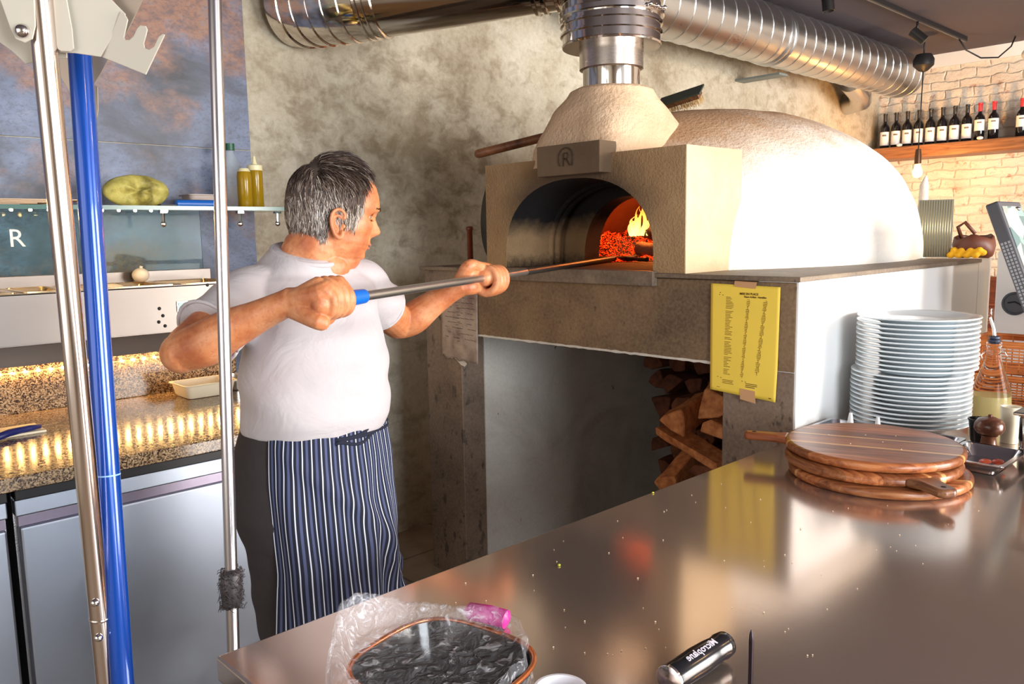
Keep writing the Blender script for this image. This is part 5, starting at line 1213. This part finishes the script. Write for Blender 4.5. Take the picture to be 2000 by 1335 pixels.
# oil bottle
ob = thing('oil_bottle', (2.80, .785, TZ), 'clear swing-top oil bottle with steel pourer in front of the wicker basket', 'bottle')
bx, by = 2.80, .785
CG = NT('bottle_glass'); CG.set(Roughness=.03, Transmission_Weight=1, IOR=1.18, Specular_IOR_Level=.9); CG.p.inputs['Base Color'].default_value = (.99, 1, 1, 1)
obj('bottle_glass', MB().lathe([(.050, 0), (.055, .006), (.057, .05), (.054, .09), (.040, .135), (.026, .175), (.020, .205), (.0185, .225), (.021, .228), (.021, .240), (.016, .244)], (bx, by, TZ), 40), CG.m, ob, smooth=60)
obj('oil', MB().lathe([(0, .004), (.046, .005), (.052, .02), (.0545, .05), (.053, .075), (0, .0755)], (bx, by, TZ), 40), plain('pale_oil', lin(226, 214, 150), .2, Transmission_Weight=.5, IOR=1.3), ob, smooth=60)
obj('pourer_collar', MB().lathe([(.012, .236), (.018, .244), (.018, .248), (.012, .250), (.016, .254), (.016, .258), (.006, .262), (0, .262)], (bx, by, TZ), 24), plain('dark_rubber', lin(44, 52, 70), .4), ob, smooth=40)
obj('pourer_spout', MB().tube([(bx, by, TZ+.258), (bx-.002, by+.004, TZ+.285), (bx-.006, by+.014, TZ+.318)], [.0055, .005, .0038], 12), CHROME, ob, smooth=40)
obj('swing_wire', MB().tube([(bx-.012, by-.018, TZ+.205), (bx-.02, by-.032, TZ+.222), (bx-.012, by-.042, TZ+.20), (bx, by-.03, TZ+.188)], .0018, 8).tube([(bx-.015, by+.018, TZ+.215), (bx-.022, by+.028, TZ+.20), (bx-.024, by+.022, TZ+.185)], .0018, 8), CHROME, ob, smooth='all')
obj('stopper', MB().lathe([(.010, 0), (.013, .004), (.013, .018), (.006, .022), (0, .022)], (bx-.035, by+.045, TZ+.170), 20, (-.3, .85, .35)), WP, ob, smooth=40)
# wicker baskets
WK = m_wood('orange_wicker', lin(150, 76, 30), lin(196, 110, 50), lin(222, 140, 76), 1, 8, .5, 3)
def basket(z0, z1, x0, x1, y0, y1, lab, nrow):
    b = thing('wicker_basket', ((x0+x1)/2, (y0+y1)/2, z0), lab, 'basket', 'wicker baskets at the right')
    def ringp(z, o, ph, amp):
        P = []; n = 150
        for k in range(n+1):
            t = k/n*4; s_ = int(min(3, t)); f = t-s_; w = amp*sin(k*.84+ph)
            c = [(x0-o, y0-o), (x1+o, y0-o), (x1+o, y1+o), (x0-o, y1+o)]; a = c[s_ % 4]; d = c[(s_+1) % 4]; nx, ny = ((0, -1), (1, 0), (0, 1), (-1, 0))[s_ % 4]
            P.append((a[0]+(d[0]-a[0])*f+nx*w, a[1]+(d[1]-a[1])*f+ny*w, z))
        return P
    mb = MB()
    for i in range(nrow): mb.tube(ringp(z0+.006+(z1-z0-.02)*i/(nrow-1), .012*i/nrow, pi*(i % 2), .0028), .0028, 5)
    obj('woven_cane', mb, WK, b, smooth='all')
    mb = MB(); mb.tube(ringp(z1, .014, 0, .001), .0062, 8).tube(ringp(z1-.008, .016, 1.5, .002), .0048, 8).tube(ringp(z0+.003, 0, 0, 0), .005, 8); obj('rim', mb, WK, b, smooth='all')
    mb = MB(); n = 15
    for i in range(n):
        for (xa, ya) in ((x0+(x1-x0)*i/(n-1), y0), (x0+(x1-x0)*i/(n-1), y1), (x0, y0+(y1-y0)*i/(n-1)), (x1, y0+(y1-y0)*i/(n-1))): mb.tube([(xa, ya, z0), (xa, ya, z1)], .0022, 5)
    obj('stakes', mb, WK, b, smooth='all', kind='stuff')
    obj('basket_bottom', MB().box(x0, x1, y0, y1, z0, z0+.004), WK, b)
basket(TZ, 1.012, 2.95, 3.15, .40, .895, 'lower orange wicker basket standing on the table behind the oil bottle', 11)
basket(1.022, 1.122, 2.955, 3.155, .39, .90, 'upper orange wicker basket with open weave, topmost of the pair', 9)
obj('slate_card', MB().box(2.925, 2.93, .55, .72, .99, 1.04), plain('grey_brown_card', lin(120, 104, 92), .6), label='grey-brown card tucked between the two wicker baskets', cat='card')

# white till cabinet with terminal behind the table
tc_ = thing('till_cabinet', (3.6, .6, 0), 'plain white cabinet panel with a round dark grommet at the right edge', 'cabinet')
obj('cabinet_body', MB().box(3.40, 3.9, .20, .960, 0, 1.405), WHITE, tc_, bevel=.004)
G = obj('cable_grommet', MB().lathe([(.043, 0), (.043, .006), (.036, .008), (.034, .004), (0, .004)], (3.3995, .893, 1.213), 40, (-1, 0, 0)), plain('dark_grey_plastic', lin(66, 70, 78), .45), tc_, smooth=40)
obj('grommet_slot', MB().tube([(3.3925, .915, 1.215), (3.3925, .893, 1.220), (3.3925, .872, 1.208)], .0025, 8), BLACKM, G)
pos = thing('till_terminal', (3.5, .95, 1.405), 'tilted dark till terminal with ventilated side above the white cabinet', 'terminal')
e1 = V3((0, .87-1.012, 1.225-1.598)).normalized(); e2 = V3((1, 0, 0)); n_ = e2.cross(e1).normalized()
if n_.z < 0: n_ = -n_
MP = Matrix(((e2.x, e1.x, n_.x, 3.10), (e2.y, e1.y, n_.y, .885), (e2.z, e1.z, n_.z, 1.582), (0, 0, 0, 1)))
VENT = plain('vented_plastic', lin(72, 72, 78), .45)
obj('terminal_case', MB().box(0, .25, 0, .50, -.042, 0, MP), VENT, pos, bevel=.006)
mb = MB()
for i in range(30):
    for j in range(3): mb.box(-.0006, .0004, .14+.012*i, .1485+.012*i, -.036+.011*j, -.029+.011*j, MP)
obj('vent_slots', mb, plain('vent_grey', lin(150, 152, 156), .5), pos, kind='stuff')
SCR = NT('screen_reflection'); v = SCR.coord(); SCR.color(SCR.ramp(SCR.voro(v, 16, 'F1', 1), [(0, lin(94, 132, 134)), (.4, lin(70, 100, 104)), (.6, lin(200, 200, 184)), (.8, lin(128, 160, 156))])); SCR.set(Roughness=.12)  # mottled reflection painted into the screen colour
obj('screen', MB().box(.018, .235, .02, .48, .0, .002, MP), SCR.m, pos)
obj('camera_bump', MB().ell(MP @ V3((.17, .03, .004)), (.012, .012, .008)), CHROME, pos, smooth='all')
obj('terminal_stand', MB().box(3.22, 3.399, .735, .80, 1.25, 1.31), BLACKM, pos, bevel=.003)

# ------------------------------------------------------------------ foreground
dish = thing('wrapped_black_dish', (.585, .77, TZ), 'black dish tightly wrapped in crumpled clear film at the table front', 'dish')
DC = V3((.600, .772, TZ))
def rsq(a, r, e=3.2): return r/((abs(cos(a))**e+abs(sin(a))**e)**(1/e))
def dring(s_, z, n=64):
    return [(DC.x+.95*rsq(2*pi*k/n-.2, s_)*cos(2*pi*k/n), DC.y+rsq(2*pi*k/n-.2, s_)*sin(2*pi*k/n), z) for k in range(n)]
R = [dring(s_, TZ+z) for s_, z in ((.02, .001), (.080, .001), (.088, .006), (.106, .055), (.109, .060), (.102, .060), (.086, .012), (.076, .009), (.02, .009))]
V = [p for r in R for p in r]; F = [(i*64+k, i*64+(k+1) % 64, (i+1)*64+(k+1) % 64, (i+1)*64+k) for i in range(len(R)-1) for k in range(64)]; F += [tuple(range(63, -1, -1)), tuple(8*64+k for k in range(64))]
obj('dish_body', MB().add(V, F), plain('glossy_black', lin(30, 26, 24), .15), dish, smooth=40)
mb = MB().tube([V3(p) for p in dring(.1065, TZ+.061)]+[V3(dring(.1065, TZ+.061)[0])], .0035, 8); obj('copper_rim', mb, plain('copper_brown_rim', lin(190, 108, 60), .25, .7), dish, smooth='all')
FILM = bpy.data.materials.new('crumpled_clear_film'); FILM.use_nodes = True; nt_ = FILM.node_tree; nt_.nodes.clear()
out = nt_.nodes.new('ShaderNodeOutputMaterial'); mx = nt_.nodes.new('ShaderNodeMixShader'); tr1 = nt_.nodes.new('ShaderNodeBsdfTransparent'); gl = nt_.nodes.new('ShaderNodeBsdfPrincipled'); gl.inputs['Base Color'].default_value = (.95, .95, 1, 1); gl.inputs['Roughness'].default_value = .12; gl.inputs['Specular IOR Level'].default_value = 1
tcn = nt_.nodes.new('ShaderNodeTexCoord'); vn = nt_.nodes.new('ShaderNodeTexNoise'); vn.inputs['Scale'].default_value = 48; vn.inputs['Detail'].default_value = 3; vn.inputs['Distortion'].default_value = 1.5
bmp = nt_.nodes.new('ShaderNodeBump'); bmp.inputs['Strength'].default_value = .9; bmp.inputs['Distance'].default_value = .012
cr = nt_.nodes.new('ShaderNodeValToRGB'); cr.color_ramp.elements[0].position = .56; cr.color_ramp.elements[0].color = (.10, .10, .10, 1); cr.color_ramp.elements[1].position = .66; cr.color_ramp.elements[1].color = (.42, .42, .42, 1)
for a, b in ((tcn.outputs['Object'], vn.inputs['Vector']), (vn.outputs[0], bmp.inputs['Height']), (bmp.outputs[0], gl.inputs['Normal']), (vn.outputs[0], cr.inputs[0]), (cr.outputs[0], mx.inputs[0]), (tr1.outputs[0], mx.inputs[1]), (gl.outputs[0], mx.inputs[2]), (mx.outputs[0], out.inputs[0])): nt_.links.new(a, b)
def film(u, v):
    a = 2*pi*u; Rr = .128+.016*sin(2*a+.6)+.012*nz((cos(a)*2, sin(a)*2, 0), 1.2); 
    bun = exp(-((a-1.9)/.55)**2)+.55*exp(-((a-2.9)/.5)**2); Rr += .055*bun-.022*exp(-((a-.75)/.5)**2)
    r = v*Rr; top = .064
    if v < .78: h = top+.004*nz((r*cos(a), r*sin(a), 0), 30)
    elif v < .92: h = top+.012*sin((v-.78)/.14*pi/2)*(1)+.030*bun*sin((v-.78)/.14*pi/2)
    else: h = (top+.012+.030*bun)*(1-((v-.92)/.08)**1.6)+.004
    q = V3((DC.x+.95*r*cos(a), DC.y+r*sin(a), 0)); k = min(1, max(0, (v-.6)*3))
    w = 1-abs(nz(q, 28, 3))*2; h += k*(.008*w*(v < .97))+.0015*nz(q, 70)
    q += V3((nz(q, 40, 5), nz(q, 40, 6), 0))*.006*k
    return (q.x, q.y, TZ+max(.001, h))
obj('clear_film', MB().grid(200, 80, film), FILM, dish, smooth='all')
obj('pink_marker', MB().tube([(.772, .932, TZ+.014), (.776, .926, TZ+.016), (.790, .895, TZ+.016), (.800, .868, TZ+.014), (.802, .864, TZ+.013)], [.006, .0135, .0145, .0145, .008], 16), plain('hot_pink_plastic', lin(214, 28, 150), .35), label='hot pink plastic cap lying behind the wrapped dish', cat='cap', smooth=50)
gr_ = thing('grater_handle', (.86, .585, TZ), 'glossy black grater handle with white lettering lying near the bottom edge', 'grater')
A = V3((.838, .585, TZ+.020)); B = V3((.948, .583, TZ+.022)); D_ = (B-A).normalized()
prof = [(0, -.012), (.0165, -.012), (.0185, -.004), (.0190, .02), (.0200, .05), (.0190, .078), (.0170, .098), (.0185, .106), (.0175, .118), (.010, .125), (0, .126)]
mb = MB().lathe(prof, A, 36, D_); obj('handle_body', mb, plain('glossy_black_plastic', lin(28, 28, 32), .18), gr_, smooth=50)
obj('steel_collar', MB().lathe([(.0185, -.014), (.0200, -.013), (.0200, -.009), (.0185, -.008)], A, 36, D_), CHROME, gr_, smooth=40)
side = V3((0, 0, 1)).cross(D_).normalized(); cn = (V3((-.30, -.28, 1))).normalized(); cn = (cn-D_*cn.dot(D_)).normalized()
Mt = frame(A+D_*.052+cn*.0204, -D_, cn.cross(-D_))
if Mt.to_3x3().col[2].dot(cn) < 0: Mt = frame(A+D_*.052+cn*.0204, -D_, -(cn.cross(-D_)))
tm_ = text_mb('Microplane', .0150, Matrix.Identity(4), .0004, .0001)
def wrapt(p): 
    x, y, z = p; an = y/.0200; return tuple(A+D_*(.052-x*1)+(cn*cos(an)+D_.cross(cn)*(-sin(an)))*(.0203+z))
tm_.v = [wrapt(p) for p in tm_.v]
obj('lettering', tm_, plain('white_print', lin(236, 226, 236), .5), gr_, norm=False)
spk = thing('steel_spike', (.770, .437, TZ), 'thin dark upright spike at the bottom edge right of the grater', 'spike')
obj('rod', MB().tube([(.770, .437, TZ+.006), (.770, .437, TZ+.150), (.7705, .4375, TZ+.158), (.771, .438, TZ+.162)], [.0028, .0028, .002, .0003], 12), plain('dark_spike_steel', lin(44, 34, 40), .3, .8), spk, smooth=40)
obj('base', MB().lathe([(.04, 0), (.04, .004), (.006, .008), (0, .008)], (.770, .437, TZ), 32), BLACKM, spk, smooth=40)
obj('white_cup', MB().lathe([(.020, 0), (.024, .003), (.031, .044), (.0335, .045), (.0335, .048), (.030, .048), (.022, .006), (0, .006)], (.678, .640, TZ), 40), plain('white_glaze', lin(236, 234, 240), .2), label='small round white dish just peeking in at the bottom edge', cat='dish', smooth=50)
# crumbs
CRM = plain('pale_crumb', lin(226, 206, 176), .8); GRN = plain('green_crumb', lin(196, 200, 60), .7)
base_c = None; rr = random.Random(9)
def crumb(x, y, s_, mat, lab, grp):
    o = obj('crumb', MB().ell((x, y, TZ+s_*.5), (s_, s_*rr.uniform(.7, 1), s_*.6), None, 8, 5), mat, label=lab, cat='crumb', group=grp, smooth='all')
pts_ = [(1.098, .562), (.975, .718), (1.762, .849), (1.766, .738), (1.831, .669), (1.0, .76), (.96, .70), (.90, .68), (1.2, .55), (1.05, .50), (1.1, .66), (.87, .70), (.84, .96), (.80, .99)]
for i in range(60):
    u_, v_ = rr.random(), rr.random(); pts_.append((.80+1.2*u_, .50+.55*v_))
for x, y in pts_:
    if (x-1.98)**2+(y-.80)**2 < .057 or (x < .76 and y < .98): continue
    crumb(x, y, rr.uniform(.0008, .0017), CRM, 'tiny pale crumb scattered on the steel tabletop', 'pale crumbs on the tabletop')
crumb(1.029, .972, .003, GRN, 'yellow-green crumb near the table edge below the apron', None)
crumb(1.482, 1.10, .003, GRN, 'yellow-green crumb on the table edge before the firewood', None)
for x, y in ((2.06, .86), (2.02, .80), (1.95, .85), (1.98, .74), (2.1, .80), (2.0, .93)):
    o = obj('crumb', MB().ell((x, y, TZ+.0712), (.002, .0016, .0012), None, 8, 5), CRM, label='white flour crumb on the top wooden board', cat='crumb', group='flour crumbs on the top board', smooth='all')

# poles and bracket in the left foreground
rk = thing('tool_bracket', (.33, 1.21, 0), 'cream steel bracket with hook notches on a shiny tube in the near left corner', 'bracket')
Pc = lambda z: V3((.294+(.317-.294)*(1.731-z)/.846, 1.111+(1.171-1.111)*(1.731-z)/.846, z))
TUBE = m_steel('shiny_pole_steel', lin(214, 200, 192), .16, (8, 8, 1), .06, 0)
obj('tube', MB().tube([Pc(0.002), Pc(.93), Pc(1.80)], [.0138, .0138, .0142], 32), TUBE, rk, smooth=40)
obj('tube_joint', MB().lathe([(.0140, 0), (.0146, .001), (.0146, .003), (.0140, .004)], Pc(.985), 32, (Pc(1)-Pc(0)).normalized()), TUBE, rk, smooth=40)
vw = -V3((.35, .93, 0)).normalized()
for z in (1.016, .964): obj('tube_screw', MB().ell(Pc(z)+V3((-.35, -.93, 0)).normalized()*.0135+V3((-.003, .001, 0)), (.0058, .0058, .0058)), CHROME, rk, smooth='all')
CRM_ = plain('cream_powder_coat', lin(192, 184, 168), .4)
O = V3((.294, 1.111, 1.731)); RX = V3((.724, -.689, 0)).normalized(); UZ = V3((0, 0, 1)); FW = V3((.689, .724, 0)).normalized()
def plate(name, P, dz, tilt=0, th=.0022, mat=CRM_, pivot=None):
    """outline in millimetre-like units on the bracket plane; dz distance behind the tube front"""
    Q = [((x-87)/1640, (90-y)/1640) for x, y in P]
    ax = RX.copy(); 
    if tilt: ax = (RX*cos(tilt)+FW*sin(tilt))
    p0 = ((pivot or 87)-87)/1640; org = O+FW*dz+RX*p0
    return obj(name, MB().prism([(x-p0, y) for x, y in Q], org, ax, UZ, FW*th), mat, rk, bevel=.0008, seg=2)
plate('back_plate', [(-40, -110), (-40, 60), (0, 90), (26, 116), (66, 108), (110, 106), (110, -110)], .022, .0)
plate('bolt_tab', [(14, -110), (24, 0), (42, 66), (50, 84), (66, 91), (82, 84), (90, 60), (98, -110)], -.019)
plate('centre_plate', [(98, -110), (98, 0), (108, 100), (138, 102), (188, 110), (244, 30), (216, 0), (150, -110)], .008)
plate('overlap_tab', [(100, -110), (104, 60), (110, 96), (116, 100), (134, 101), (142, 96), (142, 60), (136, 0), (134, -110)], .002)
c4 = [(960, 560), (1460, 765), (1715, 395), (1690, 385), (1640, 410), (1580, 500), (1520, 525), (1470, 505), (1465, 460), (1500, 380), (1518, 330), (1500, 295), (1440, 285), (1400, 310), (1350, 385), (1300, 415), (1250, 412), (1238, 385), (1270, 300), (1300, 220), (1270, 170), (1220, 130)]
plate('notched_wing', [(x/5.135, y/5.135) for x, y in c4], .008, -.25, pivot=215)
def plate_m(name, P, dz, mat, th=.0022):
    return obj(name, MB().prism(P, O+FW*dz, RX, UZ, FW*th), mat, rk, bevel=.0006, seg=2)
SHC = plain('inner_cream_steel', lin(160, 144, 128), .3, .4)
plate_m('side_flange', [(.0684, .0659), (.0823, .0425), (.0891, .0354), (.0816, .0185), (.0819, .0144), (.0897, .0272), (.1093, .0606), (.1145, .0813), (.0698, .0821)], .03, SHC)
plate_m('lower_fin', [(-.0706, .0309), (-.0258, .0301), (-.0015, .0164), (-.0134, -.002), (-.0243, -.0166), (-.0328, -.0272), (-.0307, -.0353), (-.0259, -.0434), (-.0238, -.0516), (-.0239, -.0583), (-.0219, -.0503), (-.0201, -.0193), (-.0244, -.0179), (-.0355, -.0338), (-.0454, -.0364), (-.0558, -.0362), (-.0585, -.0267), (-.0703, -.0037), (-.0739, .0176)], .16, SHC)
obj('bolt', MB().ell(O+FW*(-.021)+RX*(-.0122)+UZ*.0122, (.0082, .0082, .0082), None, 24, 14), CHROME, rk, smooth='all')
bp = thing('blue_pole', (.292, 1.064, 0), 'thick glossy blue pole right of the shiny steel tube', 'pole')
Pb = lambda z: V3((.366+(.33-.366)*(1.733-z)/.843, 1.224+(1.146-1.224)*(1.733-z)/.843, z))
BLP = plain('glossy_blue_lacquer', lin(6, 66, 156), .22, .25, Coat_Weight=.5)
obj('pole_tube', MB().tube([Pb(.002), Pb(.9), Pb(1.80)], .0150, 32), BLP, bp, smooth=40)
obj('pole_joint', MB().lathe([(.0151, 0), (.0155, .0006), (.0155, .0014), (.0151, .002)], Pb(1.18), 32, (Pb(1)-Pb(0)).normalized()), plain('pale_blue_ring', lin(150, 190, 230), .3), bp, smooth=40)
for z in (1.025, .974): obj('pole_screw', MB().ell(Pb(z)+V3((-.0135, .006, 0)), (.0050, .0050, .008)), CHROME, bp, smooth='all')
sp_ = thing('thin_pole', (.554, 1.361, 0), 'thin grey steel pole with a ragged wire wool sleeve behind the table corner', 'pole')
Ps = lambda z: V3((.646+(.587-.646)*(1.924-z)/1.237, 1.411+(1.379-1.411)*(1.924-z)/1.237, z))
obj('pole_tube', MB().tube([Ps(.002), Ps(1.0), Ps(2.6)], [.0112, .0112, .0112], 28), m_steel('grey_pole_steel', lin(200, 196, 200), .25, (8, 8, 1), .06, 0), sp_, smooth=40)
mb = MB().tube([Ps(.832), Ps(.84), Ps(.87), Ps(.895), Ps(.903)], [.012, .018, .0175, .018, .012], 20)
mb.v = [tuple(V3(v)+V3((nz(v, 90, 1), nz(v, 90, 2), nz(v, 90, 3)))*.004) for v in mb.v]
rr = random.Random(4)
for i in range(420):
    z = rr.uniform(.832, .905); a = rr.uniform(0, 2*pi); d = V3((cos(a), sin(a), 0)); p = Ps(z)+d*.014; tn = V3((-sin(a), cos(a), 0)); L = rr.uniform(.005, .016)
    mb.tube([p, p+d*L*.5+tn*L*.4+UZ*rr.uniform(-.004, .004), p+d*L*.45+tn*L*rr.uniform(.6, 1.2)+UZ*rr.uniform(-.01, .006)], .0005, 4)
obj('wire_wool', mb, plain('dark_wire_wool', lin(90, 84, 86), .5, .6), sp_, smooth='all')
